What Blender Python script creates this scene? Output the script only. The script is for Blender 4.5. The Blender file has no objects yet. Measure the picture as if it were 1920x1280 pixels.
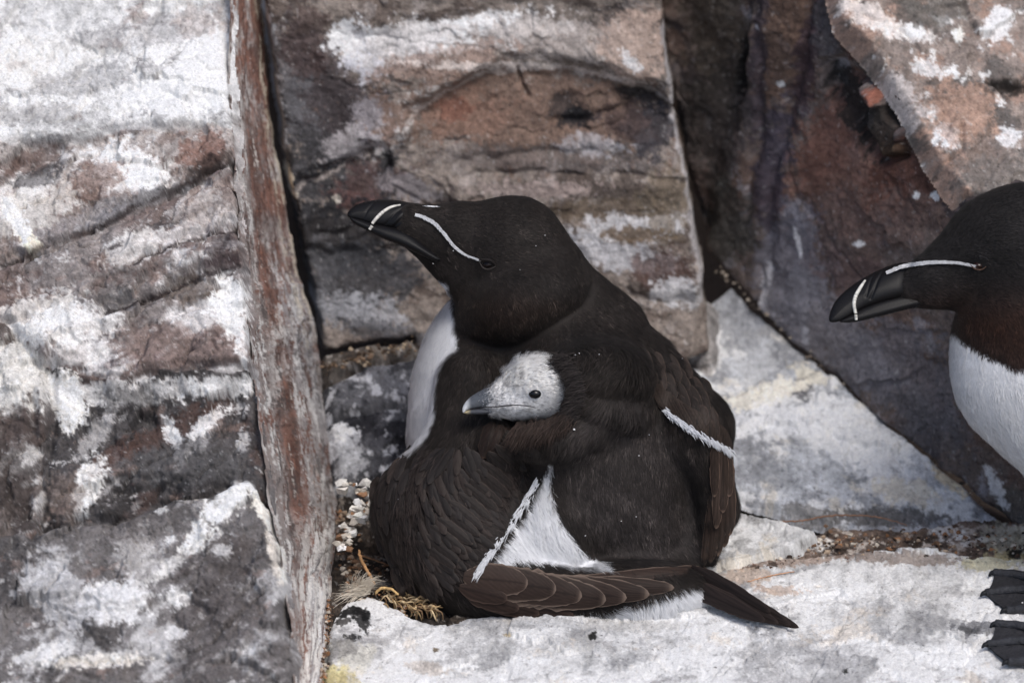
import bpy, math, random
import numpy as np
from mathutils import Vector

# ------------------------------------------------------------------ camera, sky, sun, exposure
sc = bpy.context.scene
S = 0.00025                 # metres per photo pixel at the focus distance (the frame is 48 cm wide there)
DIST = 4.0
PITCH = math.radians(25)
FPX = DIST / S
RIGHT = np.array([1.0, 0, 0]); UP = np.array([0, math.sin(PITCH), math.cos(PITCH)])
FWD = np.array([0, math.cos(PITCH), -math.sin(PITCH)])
AIM = np.array([0, 0, 0.118])
CAM = AIM - FWD * DIST

cam_d = bpy.data.cameras.new("camera"); cam = bpy.data.objects.new("camera", cam_d)
sc.collection.objects.link(cam); sc.camera = cam
cam.location = CAM; cam.rotation_euler = (math.pi / 2 - PITCH, 0, 0)
cam_d.sensor_width = 36; cam_d.lens = 36 * FPX / 1920
cam_d.clip_start = 0.1; cam_d.clip_end = 200
cam_d.dof.use_dof = True; cam_d.dof.focus_distance = DIST + 0.012; cam_d.dof.aperture_fstop = 7.6

SUN_EL, SUN_AZ = math.radians(60), math.radians(146)   # azimuth clockwise from +Y
w = bpy.data.worlds.new("World"); sc.world = w; w.use_nodes = True
nt = w.node_tree; bg = nt.nodes["Background"]
sky = nt.nodes.new("ShaderNodeTexSky"); sky.sky_type = 'NISHITA'; sky.sun_disc = False
sky.sun_elevation = SUN_EL; sky.sun_rotation = SUN_AZ; sky.air_density = 1.0; sky.dust_density = 3.2; sky.ozone_density = 1.0
nt.links.new(sky.outputs[0], bg.inputs[0]); bg.inputs[1].default_value = 0.11
sun_d = bpy.data.lights.new("sun", 'SUN'); sun = bpy.data.objects.new("sun", sun_d); sc.collection.objects.link(sun)
sun_d.energy = 1.35; sun_d.angle = math.radians(26); sun_d.color = (1.0, 0.975, 0.94)
sv = Vector((math.sin(SUN_AZ) * math.cos(SUN_EL), math.cos(SUN_AZ) * math.cos(SUN_EL), math.sin(SUN_EL)))
sun.rotation_euler = sv.to_track_quat('Z', 'Y').to_euler()
sc.view_settings.view_transform = 'Standard'; sc.view_settings.look = 'None'
sc.view_settings.exposure = 0.36; sc.view_settings.gamma = 1.0
sc.cycles.use_denoising = True; sc.cycles.max_bounces = 6; sc.cycles.diffuse_bounces = 3

# ------------------------------------------------------------------ helpers
rng = np.random.default_rng(7); random.seed(7)
def W(p):                                   # (px, py, depth px) -> world, exact pinhole
    p = np.asarray(p, float); d = DIST + p[..., 2] * S
    return CAM + d[..., None] * FWD + ((p[..., 0] - 960) / FPX * d)[..., None] * RIGHT - ((p[..., 1] - 640) / FPX * d)[..., None] * UP
def affine(d0):                             # a rigid block of space round depth d0, true scale
    k = S * (1 + d0 * S / DIST)
    def f(p):
        p = np.asarray(p, float)
        return CAM + (DIST + d0 * S) * FWD + ((p[..., 0] - 960) * k)[..., None] * RIGHT - ((p[..., 1] - 640) * k)[..., None] * UP + ((p[..., 2] - d0) * k)[..., None] * FWD
    return f
def lin(c):
    c = np.asarray(c, float) / 255
    return np.where(c <= .04045, c / 12.92, ((c + .055) / 1.055) ** 2.4)
def sstep(a, b, x):
    t = np.clip((x - a) / (b - a), 0, 1); return t * t * (3 - 2 * t)
_P = np.random.default_rng(3).permutation(512)
_G = np.random.default_rng(4).uniform(0, 2 * np.pi, 512); _GX, _GY = np.cos(_G), np.sin(_G)
def perlin(x, y, seed=0):
    x = x + seed * 17.31; y = y - seed * 9.77
    xi = np.floor(x).astype(int); yi = np.floor(y).astype(int); xf = x - xi; yf = y - yi
    u = xf * xf * xf * (xf * (xf * 6 - 15) + 10); v = yf * yf * yf * (yf * (yf * 6 - 15) + 10)
    def g(ix, iy, dx, dy):
        h = _P[(_P[(ix + seed) & 511] + iy) & 511]; return _GX[h] * dx + _GY[h] * dy
    a = g(xi, yi, xf, yf); b = g(xi + 1, yi, xf - 1, yf); c = g(xi, yi + 1, xf, yf - 1); d = g(xi + 1, yi + 1, xf - 1, yf - 1)
    return ((a * (1 - u) + b * u) * (1 - v) + (c * (1 - u) + d * u) * v) * 1.5
def fbm(x, y, scale, octv=4, seed=0, gain=.5, ridged=False):
    o = 0; a = 1; f = 1 / scale; n = 0
    for i in range(octv):
        p = perlin(x * f, y * f, seed + i * 5)
        if ridged: p = 1 - 2 * np.abs(p)
        o = o + a * p; n += a; a *= gain; f *= 2.03
    return o / n
def seg_dist(x, y, pts, closed=False):
    pts = np.asarray(pts, float); q = np.vstack([pts, pts[:1]]) if closed else pts
    best = np.full(x.shape, 1e9)
    for (ax, ay), (bx, by) in zip(q[:-1], q[1:]):
        dx, dy = bx - ax, by - ay; t = np.clip(((x - ax) * dx + (y - ay) * dy) / (dx * dx + dy * dy + 1e-9), 0, 1)
        best = np.minimum(best, (x - ax - t * dx) ** 2 + (y - ay - t * dy) ** 2)
    return np.sqrt(best)
def inside(x, y, pts):
    pts = np.asarray(pts, float); r = np.zeros(x.shape, bool); n = len(pts)
    for i in range(n):
        ax, ay = pts[i]; bx, by = pts[(i + 1) % n]
        c = ((ay > y) != (by > y)); r ^= c & (x < (bx - ax) * (y - ay) / (by - ay + 1e-12) + ax)
    return r
def psd(x, y, pts):                         # positive inside
    d = seg_dist(x, y, pts, True); return np.where(inside(x, y, pts), d, -d)
def smooth_poly(pts, n=6, closed=True):     # Catmull-Rom
    p = np.asarray(pts, float); N = len(p); out = []
    for i in range(N if closed else N - 1):
        g = (lambda k: p[k % N]) if closed else (lambda k: p[min(max(k, 0), N - 1)])
        a, b, c, d = g(i - 1), g(i), g(i + 1), g(i + 2)
        for t in np.arange(n) / n:
            out.append(.5 * (2 * b + (c - a) * t + (2 * a - 5 * b + 4 * c - d) * t * t + (3 * b - a - 3 * c + d) * t ** 3))
    if not closed: out.append(p[-1])
    return np.array(out)

def mesh_obj(name, V, F, mat, parent=None, col=None, smooth=True, label=None, cat=None, kind=None, group=None):
    me = bpy.data.meshes.new(name)
    V = np.ascontiguousarray(V, np.float32)
    if isinstance(F, np.ndarray):
        k = F.shape[1]; n = len(F)
        me.vertices.add(len(V)); me.vertices.foreach_set("co", V.ravel())
        me.loops.add(n * k); me.loops.foreach_set("vertex_index", np.ascontiguousarray(F, np.int32).ravel())
        me.polygons.add(n); me.polygons.foreach_set("loop_start", np.arange(n, dtype=np.int32) * k)
        me.polygons.foreach_set("loop_total", np.full(n, k, np.int32)); me.update(calc_edges=True)
    else:
        me.from_pydata(V.tolist(), [], F)
    me.polygons.foreach_set("use_smooth", np.full(len(me.polygons), smooth, bool))
    if col is not None:
        a = me.color_attributes.new("Col", 'FLOAT_COLOR', 'POINT')
        a.data.foreach_set("color", np.ascontiguousarray(np.hstack([col, np.ones((len(col), 1))]), np.float32).ravel())
    me.materials.append(mat)
    o = bpy.data.objects.new(name, me); sc.collection.objects.link(o)
    if parent is not None: o.parent = parent
    if label: o["label"] = label
    if cat: o["category"] = cat
    if kind: o["kind"] = kind
    if group: o["group"] = group
    return o
def empty(name, loc, label, cat, group=None):
    o = bpy.data.objects.new(name, None); sc.collection.objects.link(o); o.empty_display_size = .02
    o["label"] = label; o["category"] = cat
    if group: o["group"] = group
    return o                                   # stays at the origin: children are built in world space

def material(name, rough=.85, spec=.3, grain=0, grain_scale=1500, bump=0, bump_scale=900, color=None, sheen=0, speck=0, coat=0):
    m = bpy.data.materials.new(name); m.use_nodes = True; t = m.node_tree; b = t.nodes["Principled BSDF"]
    b.inputs["Roughness"].default_value = rough; b.inputs["Specular IOR Level"].default_value = spec
    if sheen: b.inputs["Sheen Weight"].default_value = sheen; b.inputs["Sheen Roughness"].default_value = .5
    if coat: b.inputs["Coat Weight"].default_value = coat; b.inputs["Coat Roughness"].default_value = .25
    if color is None:
        src = t.nodes.new("ShaderNodeAttribute"); src.attribute_name = "Col"; cs = src.outputs["Color"]
    else:
        src = t.nodes.new("ShaderNodeRGB"); src.outputs[0].default_value = (*lin(color), 1); cs = src.outputs[0]
    tc = t.nodes.new("ShaderNodeTexCoord")
    if grain:
        n = t.nodes.new("ShaderNodeTexNoise"); n.inputs["Scale"].default_value = grain_scale; n.inputs["Detail"].default_value = 4; n.inputs["Roughness"].default_value = .7
        t.links.new(tc.outputs["Object"], n.inputs["Vector"])
        mr = t.nodes.new("ShaderNodeMapRange"); mr.inputs[1].default_value = .3; mr.inputs[2].default_value = .7
        mr.inputs[3].default_value = 1 - grain; mr.inputs[4].default_value = 1 + grain
        t.links.new(n.outputs["Fac"], mr.inputs[0])
        mx = t.nodes.new("ShaderNodeMix"); mx.data_type = 'RGBA'; mx.blend_type = 'MULTIPLY'; mx.inputs[0].default_value = 1
        t.links.new(cs, mx.inputs[6]); t.links.new(mr.outputs[0], mx.inputs[7]); cs = mx.outputs[2]
    if speck:                                  # sparse dark mineral / lichen flecks
        n2 = t.nodes.new("ShaderNodeTexNoise"); n2.inputs["Scale"].default_value = 420; n2.inputs["Detail"].default_value = 5; n2.inputs["Roughness"].default_value = .75
        t.links.new(tc.outputs["Object"], n2.inputs["Vector"])
        m2 = t.nodes.new("ShaderNodeMapRange"); m2.inputs[1].default_value = .62; m2.inputs[2].default_value = .72; m2.inputs[3].default_value = 0; m2.inputs[4].default_value = speck
        t.links.new(n2.outputs["Fac"], m2.inputs[0])
        x2 = t.nodes.new("ShaderNodeMix"); x2.data_type = 'RGBA'; x2.inputs[7].default_value = (.05, .045, .04, 1)
        t.links.new(m2.outputs[0], x2.inputs[0]); t.links.new(cs, x2.inputs[6]); cs = x2.outputs[2]
    t.links.new(cs, b.inputs["Base Color"])
    if bump:
        n3 = t.nodes.new("ShaderNodeTexNoise"); n3.inputs["Scale"].default_value = bump_scale; n3.inputs["Detail"].default_value = 6; n3.inputs["Roughness"].default_value = .65
        t.links.new(tc.outputs["Object"], n3.inputs["Vector"])
        bp = t.nodes.new("ShaderNodeBump"); bp.inputs["Strength"].default_value = bump; bp.inputs["Distance"].default_value = .0012
        t.links.new(n3.outputs["Fac"], bp.inputs["Height"]); t.links.new(bp.outputs[0], b.inputs["Normal"])
    return m

M_ROCK = material("weathered_rock", .88, .25, grain=.25, grain_scale=1100, bump=.55, bump_scale=700, speck=.45)
M_FLOOR = material("whitewashed_rock", .85, .25, grain=.2, grain_scale=1000, bump=.6, bump_scale=620, speck=.6)
M_PLUM = material("plumage", .65, .13, sheen=.04)
M_VANE = material("feather_vane", .6, .14, sheen=.03)
M_WHITE = material("white_plumage", .85, .15)
M_DOWN = material("chick_down", .9, .1)
M_BILL = material("bill_horn", .48, .24, grain=.2, grain_scale=900, bump=.12, bump_scale=1500)
M_EYE = material("wet_eye", .14, .4)
M_FOOT = material("webbed_foot_skin", .5, .4, grain=.4, grain_scale=900, bump=1.0, bump_scale=800)
M_TWIG = material("dry_stalk", .75, .2, grain=.3)
M_GRIT = material("grit", .9, .2, grain=.3)

# ------------------------------------------------------------------ rock builder
def plane3(a, b, c):                        # plane through three (px,py,dd) points
    A, B, C = W(a), W(b), W(c); n = np.cross(B - A, C - A); n /= np.linalg.norm(n)
    if n @ FWD > 0: n = -n
    return A, n
def hit(plane, px, py):                     # where the sight line of a photo point meets the plane
    A, n = plane; px = np.asarray(px, float); py = np.asarray(py, float)
    d = FWD + ((px - 960) / FPX)[..., None] * RIGHT - ((py - 640) / FPX)[..., None] * UP
    t = ((A - CAM) @ n) / (d @ n); return CAM + t[..., None] * d
def topx(p):
    r = p - CAM; d = r @ FWD; return 960 + FPX * (r @ RIGHT) / d, 640 - FPX * (r @ UP) / d
def paint(X, Y, spec, h, seed):
    col = np.tile(lin(spec["base"]), (len(X), 1))
    X0, Y0 = X, Y; X = X + .25 * h; Y = Y - .9 * h        # follow the relief, so steep breaks keep their grain
    fn = fbm(X, Y, 10, 3, seed + 45, .85) + .5 * fbm(X, Y, 28, 3, seed + 46, .7)
    v = fbm(X, Y, 160, 5, seed + 40) * .35 + fbm(X, Y, 26, 4, seed + 41, .65) * .4
    col = col * np.clip(1 + v, .25, 2)[:, None]
    for i, (c, scale, stretch, ang, th, soft, amt) in enumerate(spec.get("layers", [])):
        ca, sa = math.cos(math.radians(ang)), math.sin(math.radians(ang))
        u = (X * ca + Y * sa) / stretch; q = (-X * sa + Y * ca)
        n = fbm(u, q, scale, 6, seed + 60 + i * 7, .62)
        m = sstep(th - soft, th + soft, n); m = sstep(.22, .78, m + .5 * fn * (m > .01) * (m < .995)) * amt
        col = col * (1 - m[:, None]) + lin(c) * m[:, None]
    XW, YW = X, Y; X, Y = X0, Y0 - .35 * h
    for i, (cx, cy, rx, ry, ang, c, amt) in enumerate(spec.get("blobs", [])):
        ca, sa = math.cos(math.radians(ang)), math.sin(math.radians(ang))
        u = ((X - cx) * ca + (Y - cy) * sa) / rx; q = (-(X - cx) * sa + (Y - cy) * ca) / ry
        r = np.sqrt(u * u + q * q); near = r < 2.2
        if not near.any(): continue
        n = np.zeros(len(X)); n[near] = fbm(X[near], Y[near], max(12, min(rx, ry) * 1.1), 6, seed + 200 + i * 3, .74)
        n2 = np.zeros(len(X)); n2[near] = fbm(X[near], Y[near], 14, 3, seed + 300 + i, .7)
        m = sstep(-.42, .5, 1 - r + n * 1.15 + n2 * .45); m = sstep(.2, .8, m + .55 * fn * (m > .01)) * amt * near
        col = col * (1 - m[:, None]) + lin(c) * m[:, None] * (1 + .25 * n2[:, None])
    for i, (pts, wd, c, amt) in enumerate(spec.get("lines", [])):
        wob = fbm(X, Y, 34, 4, seed + 400 + i, .6)
        d = seg_dist(X + wob * 12, Y + fbm(X, Y, 30, 4, seed + 420 + i, .6) * 12, pts)
        m = sstep(wd * 1.3, wd * .35, d * (1 + .9 * fbm(X, Y, 40, 3, seed + 440 + i))) * amt
        col = col * (1 - m[:, None]) + lin(c) * m[:, None]
    X, Y = XW, YW
    f1 = fbm(X, Y, 11, 3, seed + 31, .85); f2 = fbm(X, Y, 42, 4, seed + 33, .7)
    k = 1 - .5 * np.clip(col.mean(1) / .75, 0, 1)
    col = col * np.exp(k * (.46 * f1 + .36 * f2))[:, None]
    sp = sstep(.34, .52, fbm(X, Y, 8, 2, seed + 35, .8) + .25 * f2); col = col * (1 - .5 * (k * sp)[:, None])
    sp = sstep(.4, .58, fbm(X, Y, 9, 2, seed + 37, .8) - .1 * f2); col = col * (1 - .3 * sp[:, None]) + .3 * sp[:, None] * np.array([.62, .61, .6])
    lum = (col @ np.array([.3, .59, .11]))[:, None]; col = lum + (col - lum) * spec.get("sat", .62); col = col * np.clip(lum / .42, .05, 1.5) ** .34 * spec.get("gain_c", 1.06)
    return np.clip(col, .004, .8)
_cs = np.random.default_rng(12).uniform(0, 1, (4096, 4))
def facet(x, y, scale, seed=0):             # fractured facets: each cell its own tilt and level
    x = x / scale; y = y / scale; xi = np.floor(x).astype(int); yi = np.floor(y).astype(int); best = np.full(x.shape, 9.); out = np.zeros(x.shape)
    for i in (-1, 0, 1):
        for j in (-1, 0, 1):
            r = _cs[((xi + i) * 374761 + (yi + j) * 668265 + seed * 977) & 4095]
            dx = x - xi - i - r[..., 0]; dy = y - yi - j - r[..., 1]; d = np.abs(dx) * .8 + dy * dy + .35 * np.abs(dx + dy)
            m = d < best; best = np.where(m, d, best); out = np.where(m, (r[..., 2] - .5) * 1.2 + dx * (r[..., 3] - .5) * 2.2 + dy * (r[..., 2] - r[..., 3]) * 1.6, out)
    return out
def relief(X, Y, spec, seed):
    h = fbm(X, Y, spec.get("rs", 220), 6, seed, spec.get("gain", .52)) * spec.get("amp", 22)
    wx, wy = X + fbm(X, Y, 50, 4, seed + 21, .6) * 22, Y + fbm(X, Y, 50, 4, seed + 22, .6) * 22; fa = spec.get("facet", 1)
    h += (facet(wx, wy * 1.5, 120, seed) * 9 + facet(wx + 40, wy * 1.3, 46, seed + 3) * 3.2) * fa + fbm(X, Y, 16, 4, seed + 24, .75) * 2.6
    for k, (sc_, ang, dp) in enumerate(spec.get("fissures", [(150, -18, 5), (60, -25, 2.5)])):   # thin broken cracks along the bedding
        ca, sa = math.cos(math.radians(ang)), math.sin(math.radians(ang)); n = np.abs(perlin((wx * ca + wy * sa) / (sc_ * 2.6), (-wx * sa + wy * ca) / sc_ * 1.3, seed + 80 + k)) + .12 * np.clip(fbm(X, Y, sc_ * 1.4, 3, seed + 85 + k), 0, 1)
        h -= dp * sstep(.05, .0, n)
    st = spec.get("strata")                 # (angle, spacing, height): stepped bedding
    if st:
        a = math.radians(st[0]); q = (-X * math.sin(a) + Y * math.cos(a)) / st[1] + fbm(X, Y, 240, 4, seed + 9) * 1.6
        f = q - np.floor(q); h += (sstep(0, .12, f) - f) * st[2] * (1 + fbm(X, Y, 120, 3, seed + 13))
    for i, (pts, wd, dp) in enumerate(spec.get("cracks", [])):
        d = seg_dist(X + fbm(X, Y, 44, 2, seed + 500 + i, .4) * 11, Y + fbm(X, Y, 44, 2, seed + 520 + i, .4) * 11, pts)
        h -= dp * np.exp(-(d / wd) ** 2)
    for i, (poly, hh, e) in enumerate(spec.get("plates", [])):
        d = psd(X + fbm(X, Y, 64, 2, seed + 540 + i, .4) * 18 + facet(X, Y, 40, seed + i) * 4, Y + fbm(X, Y, 64, 2, seed + 560 + i, .4) * 18, poly)
        h += hh * sstep(-e, e, d)
    for (cx, cy, rx, ry, hh) in spec.get("bumps", []):
        h += hh * np.exp(-(((X - cx) / rx) ** 2 + ((Y - cy) / ry) ** 2))
    return h
def stone(name, outline, plane, spec, step=2.6, thick=60, bevel=14, seed=1, mat=None, rough_edge=7, drop=None, pieces=None, seams=None, **kw):
    if isinstance(plane, list): plane = plane3(*plane)
    A, n = plane
    e1 = RIGHT - n * (RIGHT @ n); e1 /= np.linalg.norm(e1); e2 = np.cross(e1, n)
    o = np.asarray(outline, float); P = hit(plane, o[:, 0], o[:, 1])
    u = ((P - A) @ e1) / S; v = ((P - A) @ e2) / S; poly = np.stack([u, v], 1)
    gu = np.arange(u.min() - 40, u.max() + 40, step); gv = np.arange(v.min() - 40, v.max() + 40, step)
    U, Vv = np.meshgrid(gu, gv, indexing="ij"); sh = U.shape; U = U.ravel(); Vv = Vv.ravel()
    jit = lambda s: fbm(U, Vv, 80, 3, seed + s, .45) * rough_edge + facet(U, Vv, 34, seed + s) * rough_edge * .35
    sd = psd(U + jit(700), Vv + jit(720), poly)
    Q = A + U[:, None] * S * e1 + Vv[:, None] * S * e2
    X, Y = topx(Q)
    dw = min(max(9, thick * .34), 30) if drop is None else drop; keep = sd > -dw - 3
    h = np.zeros(len(U)); col = np.zeros((len(U), 3))
    ps = pieces or [(None, spec, 0, 0, seed)]; Xk, Yk = X[keep], Y[keep]; wsum = np.zeros(len(Xk)); hk = np.zeros(len(Xk)); ck = np.zeros((len(Xk), 3)); lvl = np.zeros(len(Xk)); ws2 = np.zeros(len(Xk))
    todo = []; wob = fbm(Xk, Yk, 50, 2, seed + 760, .4) * 9 + facet(Xk, Yk, 44, seed + 770) * 4
    for pl, sp_, level, gy, sd_ in ps:
        if pl is None: m = np.ones(len(Xk), bool); w_ = np.ones(len(Xk)); wl = w_
        else:
            q_ = psd(Xk, Yk, pl) + wob; w_ = sstep(-5, 5, q_) + 1e-4 * np.exp(np.maximum(np.minimum(q_, 0), -160) / 40); wl = sstep(-16, 16, q_) + 1e-4 * np.exp(np.maximum(np.minimum(q_, 0), -160) / 40); m = w_ > 1e-9; cy_ = np.mean([p[1] for p in pl]); lvl += (level + gy * (Yk - cy_)) * wl; ws2 += wl
        if not m.any(): continue
        hk[m] += relief(Xk[m], Yk[m], sp_, sd_) * w_[m]; wsum += w_; todo.append((m, w_, sp_, sd_))
    hk /= wsum; lvl /= np.maximum(ws2, 1e-12)
    h[keep] = (hk + lvl) * sstep(-10, 6, sd[keep])
    if seams:
        for pts_, wd_, dp_ in seams:
            d_ = seg_dist(Xk + wob * .8, Yk + wob * .5, pts_); h[keep] -= dp_ * np.exp(-(d_ / wd_) ** 2)
    for m, w_, sp_, sd_ in todo: ck[m] += paint(Xk[m], Yk[m], sp_, h[keep][m], sd_) * w_[m, None]
    ck /= wsum[:, None]
    bl = bevel * (1 + .7 * fbm(U, Vv, 90, 3, seed + 740)); bl = np.maximum(bl, 2)
    t = np.clip(sd / bl, 0, 1); h -= bl * (1 - np.sqrt(1 - (1 - t) ** 2)) * (sd < bl)
    h -= np.where(sd < 0, (thick - bl) * np.clip(-sd / dw, 0, 1) ** 1.4, 0)
    col[keep] = ck
    idx = np.full(len(U), -1); idx[keep] = np.arange(keep.sum())
    I = idx.reshape(sh); q = np.stack([I[:-1, :-1], I[:-1, 1:], I[1:, 1:], I[1:, :-1]], -1).reshape(-1, 4); q = q[(q >= 0).all(1)]
    V3 = (Q + h[:, None] * S * n)[keep]
    a, b, c = V3[q[0, 0]], V3[q[0, 1]], V3[q[0, 2]]
    N = np.cross(V3[q[:, 1]] - V3[q[:, 0]], V3[q[:, 2]] - V3[q[:, 0]]).sum(0)
    if N @ n < 0: q = q[:, ::-1]
    # underside so the stone is a closed body
    cen = len(V3); return mesh_obj(name, V3, q, mat or M_ROCK, col=col[keep], **kw)
def ribbon_stone(name, A, B, spec, nt_=640, nv=60, seed=1, mat=None, amp=5, **kw):
    A = smooth_poly(A, 30, False); B = smooth_poly(B, 30, False)
    def res(P, n):
        t = np.linspace(0, len(P) - 1, n); i = np.minimum(t.astype(int), len(P) - 2); f = (t - i)[:, None]; return P[i] * (1 - f) + P[i + 1] * f
    A = res(A, nt_); B = res(B, nt_); ty = np.linspace(0, 1500, nt_); A[:, 0] += fbm(ty, ty * 0, 120, 4, seed + 1) * 9 ; B[:, 0] += fbm(ty, ty * 0 + 9, 100, 4, seed + 2, .6) * 9; v = np.linspace(0, 1, nv)
    P = A[:, None] * (1 - v)[None, :, None] + B[:, None] * v[None, :, None]
    X = P[..., 0].ravel(); Y = P[..., 1].ravel(); Q = W(P)
    dt = np.gradient(Q, axis=0); dv = np.gradient(Q, axis=1); n = np.cross(dt, dv); n /= np.linalg.norm(n, axis=-1, keepdims=True) + 1e-12
    if n[..., 0].mean() < 0: n = -n
    vv = np.tile(v, (nt_, 1)); tt = np.tile(np.linspace(0, 1, nt_)[:, None], (1, nv))
    # bedding grooves that run along the length of the face
    h = fbm(vv * 320, tt * 1400, 90, 6, seed, .6) * amp * 1.7 + fbm(vv * 1100, tt * 420, 60, 5, seed + 3, .6) * amp * .25 + facet(vv * 240 + fbm(vv * 240, tt * 1400, 50, 2, seed) * 24, tt * 1400 + fbm(vv * 240, tt * 1400, 60, 2, seed + 1) * 40, 90, seed) * amp * .6
    Q = Q + (h * S)[..., None] * n
    # streaks in face coordinates
    s1 = fbm((vv * 420).ravel(), (tt * 1300).ravel(), 60, 6, seed + 5, .75); col = np.tile(lin(spec["base"]), (nt_ * nv, 1)) * np.clip(1 + s1 * .8, .3, 2)[:, None]
    for i, (c, th, amt) in enumerate(spec.get("patches", [])):
        nn = fbm((vv * 190).ravel(), (tt * 1300).ravel(), 110, 6, seed + 120 + i * 3, .72); m = sstep(th - .15, th + .15, nn) * amt; col = col * (1 - m[:, None]) + lin(c) * m[:, None]
    for i, (c, v0, v1, t0, t1, th, amt) in enumerate(spec["streaks"]):
        nn = fbm((vv * 720).ravel(), (tt * 1250).ravel(), 70, 6, seed + 20 + i * 3, .74)
        reg = sstep(v0 - .08, v0 + .08, vv.ravel()) * sstep(v1 + .08, v1 - .08, vv.ravel()) * sstep(t0 - .08, t0 + .08, tt.ravel()) * sstep(t1 + .08, t1 - .08, tt.ravel())
        m = sstep(th - .1, th + .1, nn + .3 * fbm(X, Y, 9, 3, seed + 70 + i, .8)) * reg * amt; col = col * (1 - m[:, None]) + lin(c) * m[:, None]
    I = np.arange(nt_ * nv).reshape(nt_, nv); q = np.stack([I[:-1, :-1], I[:-1, 1:], I[1:, 1:], I[1:, :-1]], -1).reshape(-1, 4)
    return mesh_obj(name, Q.reshape(-1, 3), q, mat or M_ROCK, col=np.clip(col, .004, .86), **kw)

WHT, PALE, GREY, DGREY, BRN, RUST, PURP, CREAM, BLK = (236, 236, 236), (205, 204, 203), (150, 147, 148), (92, 88, 90), (128, 98, 84), (140, 84, 62), (108, 94, 102), (226, 214, 188), (48, 44, 44)
# ------------------------------------------------------------------ rocks
def gd(py): return (472 - (py - 640) * .9063) / .4226       # depth of the level ledge at a photo row
GROUND = (np.array([0, 0, 0.0]), np.array([0, 0, 1.0]))
def ground_at(z): return (np.array([0, 0, z]), np.array([0, 0, 1.0]))

# bedrock under and behind everything
def bedrock():
    # one rough L-shaped sheet: level shelf running back, then the cliff rising behind, far wider than the view
    n = 150; xs = np.linspace(-1.6, 1.6, n)
    prof = [(-1.2, -1.5), (-.75, -.95), (-.62, -.12), (-.4, -.016), (-.1, -.014), (.1, -.013), (.2, .0), (.26, .06), (.34, .3), (.5, .75), (.8, 1.3), (1.6, 2.0)]
    pr = smooth_poly(np.array(prof), 12, False)
    X, T = np.meshgrid(xs, np.arange(len(pr)), indexing="ij")
    Y = pr[T.astype(int), 0]; Z = pr[T.astype(int), 1]
    b = fbm(X * 1000, (Y + Z) * 1000, 240, 5, 5); Y = Y + np.where(Z > .05, b * .03, b * .006); Z = Z + np.where(Z > .05, 0, b * .004)
    V = np.stack([X, Y, Z], -1).reshape(-1, 3); I = np.arange(len(V)).reshape(X.shape)
    q = np.stack([I[:-1, :-1], I[1:, :-1], I[1:, 1:], I[:-1, 1:]], -1).reshape(-1, 4)
    c = np.tile(lin((92, 80, 72)), (len(V), 1)) * (1 + .5 * fbm(V[:, 0] * 1000, (V[:, 1] + V[:, 2]) * 1000, 90, 5, 8))[:, None]
    mesh_obj("ground", V, q, M_ROCK, col=np.clip(c, .01, .8), kind="structure")
bedrock()

PCS = []
# --- tall block on the left: one face with bedded levels, and its side face
PCS.append(([(-110, -110), (428, -110), (420, 40), (422, 150), (430, 240), (395, 236), (300, 246), (215, 250), (140, 268), (60, 262), (-110, 290)],
      dict(base=(196, 195, 194), amp=20, rs=260, gain=.5, cracks=[([(-110, 60), (120, 20), (330, 4)], 5, 5), ([(90, 200), (260, 170), (400, 195)], 10, 8)],
           layers=[((150, 147, 150), 190, 1.6, -12, .08, .3, .75), ((234, 233, 231), 120, 1.5, -10, .1, .22, .8), ((120, 112, 112), 34, 2.2, -14, .3, .2, .55)],
           blobs=[(385, 110, 70, 85, 10, WHT, .95), (330, 180, 110, 40, -8, WHT, .8), (80, 120, 130, 70, 0, (225, 221, 214), .6), (260, 60, 140, 30, -8, (150, 146, 148), .6), (170, 150, 120, 30, -12, (140, 138, 142), .6),
                  (60, 215, 100, 22, -4, (150, 145, 144), .6), (370, 35, 50, 30, 0, (170, 150, 140), .6)]),
      0, 0.22, 11))
PCS.append(([(-110, 286), (60, 259), (140, 266), (215, 248), (300, 244), (395, 234), (430, 246), (436, 300), (395, 326), (335, 358), (270, 392), (200, 425), (130, 452), (60, 484), (-110, 546)],
      dict(base=(172, 160, 154), amp=24, rs=170, cracks=[([(20, 300), (110, 275), (240, 262)], 7, 14), ([(300, 372), (420, 318)], 12, 10), ([(20, 470), (120, 430), (240, 385)], 6, 8)],
           plates=[([(10, 285), (115, 268), (90, 330), (20, 352)], -22, 14)],
           layers=[(BRN, 120, 2, -20, .02, .25, .75), ((224, 221, 219), 100, 2.2, -22, .14, .2, .85), ((96, 90, 92), 40, 2.5, -22, .32, .14, .7)],
           blobs=[(240, 310, 80, 40, 25, (232, 230, 230), .9), (170, 345, 70, 34, -20, (150, 112, 94), .8), (385, 280, 55, 34, -25, (150, 96, 72), .85), (60, 300, 55, 22, -20, (120, 84, 70), .8), (70, 330, 50, 20, -20, (92, 90, 94), .8),
                  (270, 390, 130, 26, -27, (98, 97, 102), .85), (150, 420, 120, 20, -24, (150, 146, 150), .7), (390, 310, 50, 16, -30, (74, 60, 56), .8), (60, 395, 90, 40, -20, (205, 200, 192), .7), (60, 460, 14, 40, -38, (238, 224, 190), .9), (30, 415, 16, 50, -30, (235, 232, 224), .8)],
           lines=[([(-110, 540), (60, 480), (200, 420), (340, 352), (440, 300)], 7, (70, 52, 48), .7)]),
      6, 0.06, 23))
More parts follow.
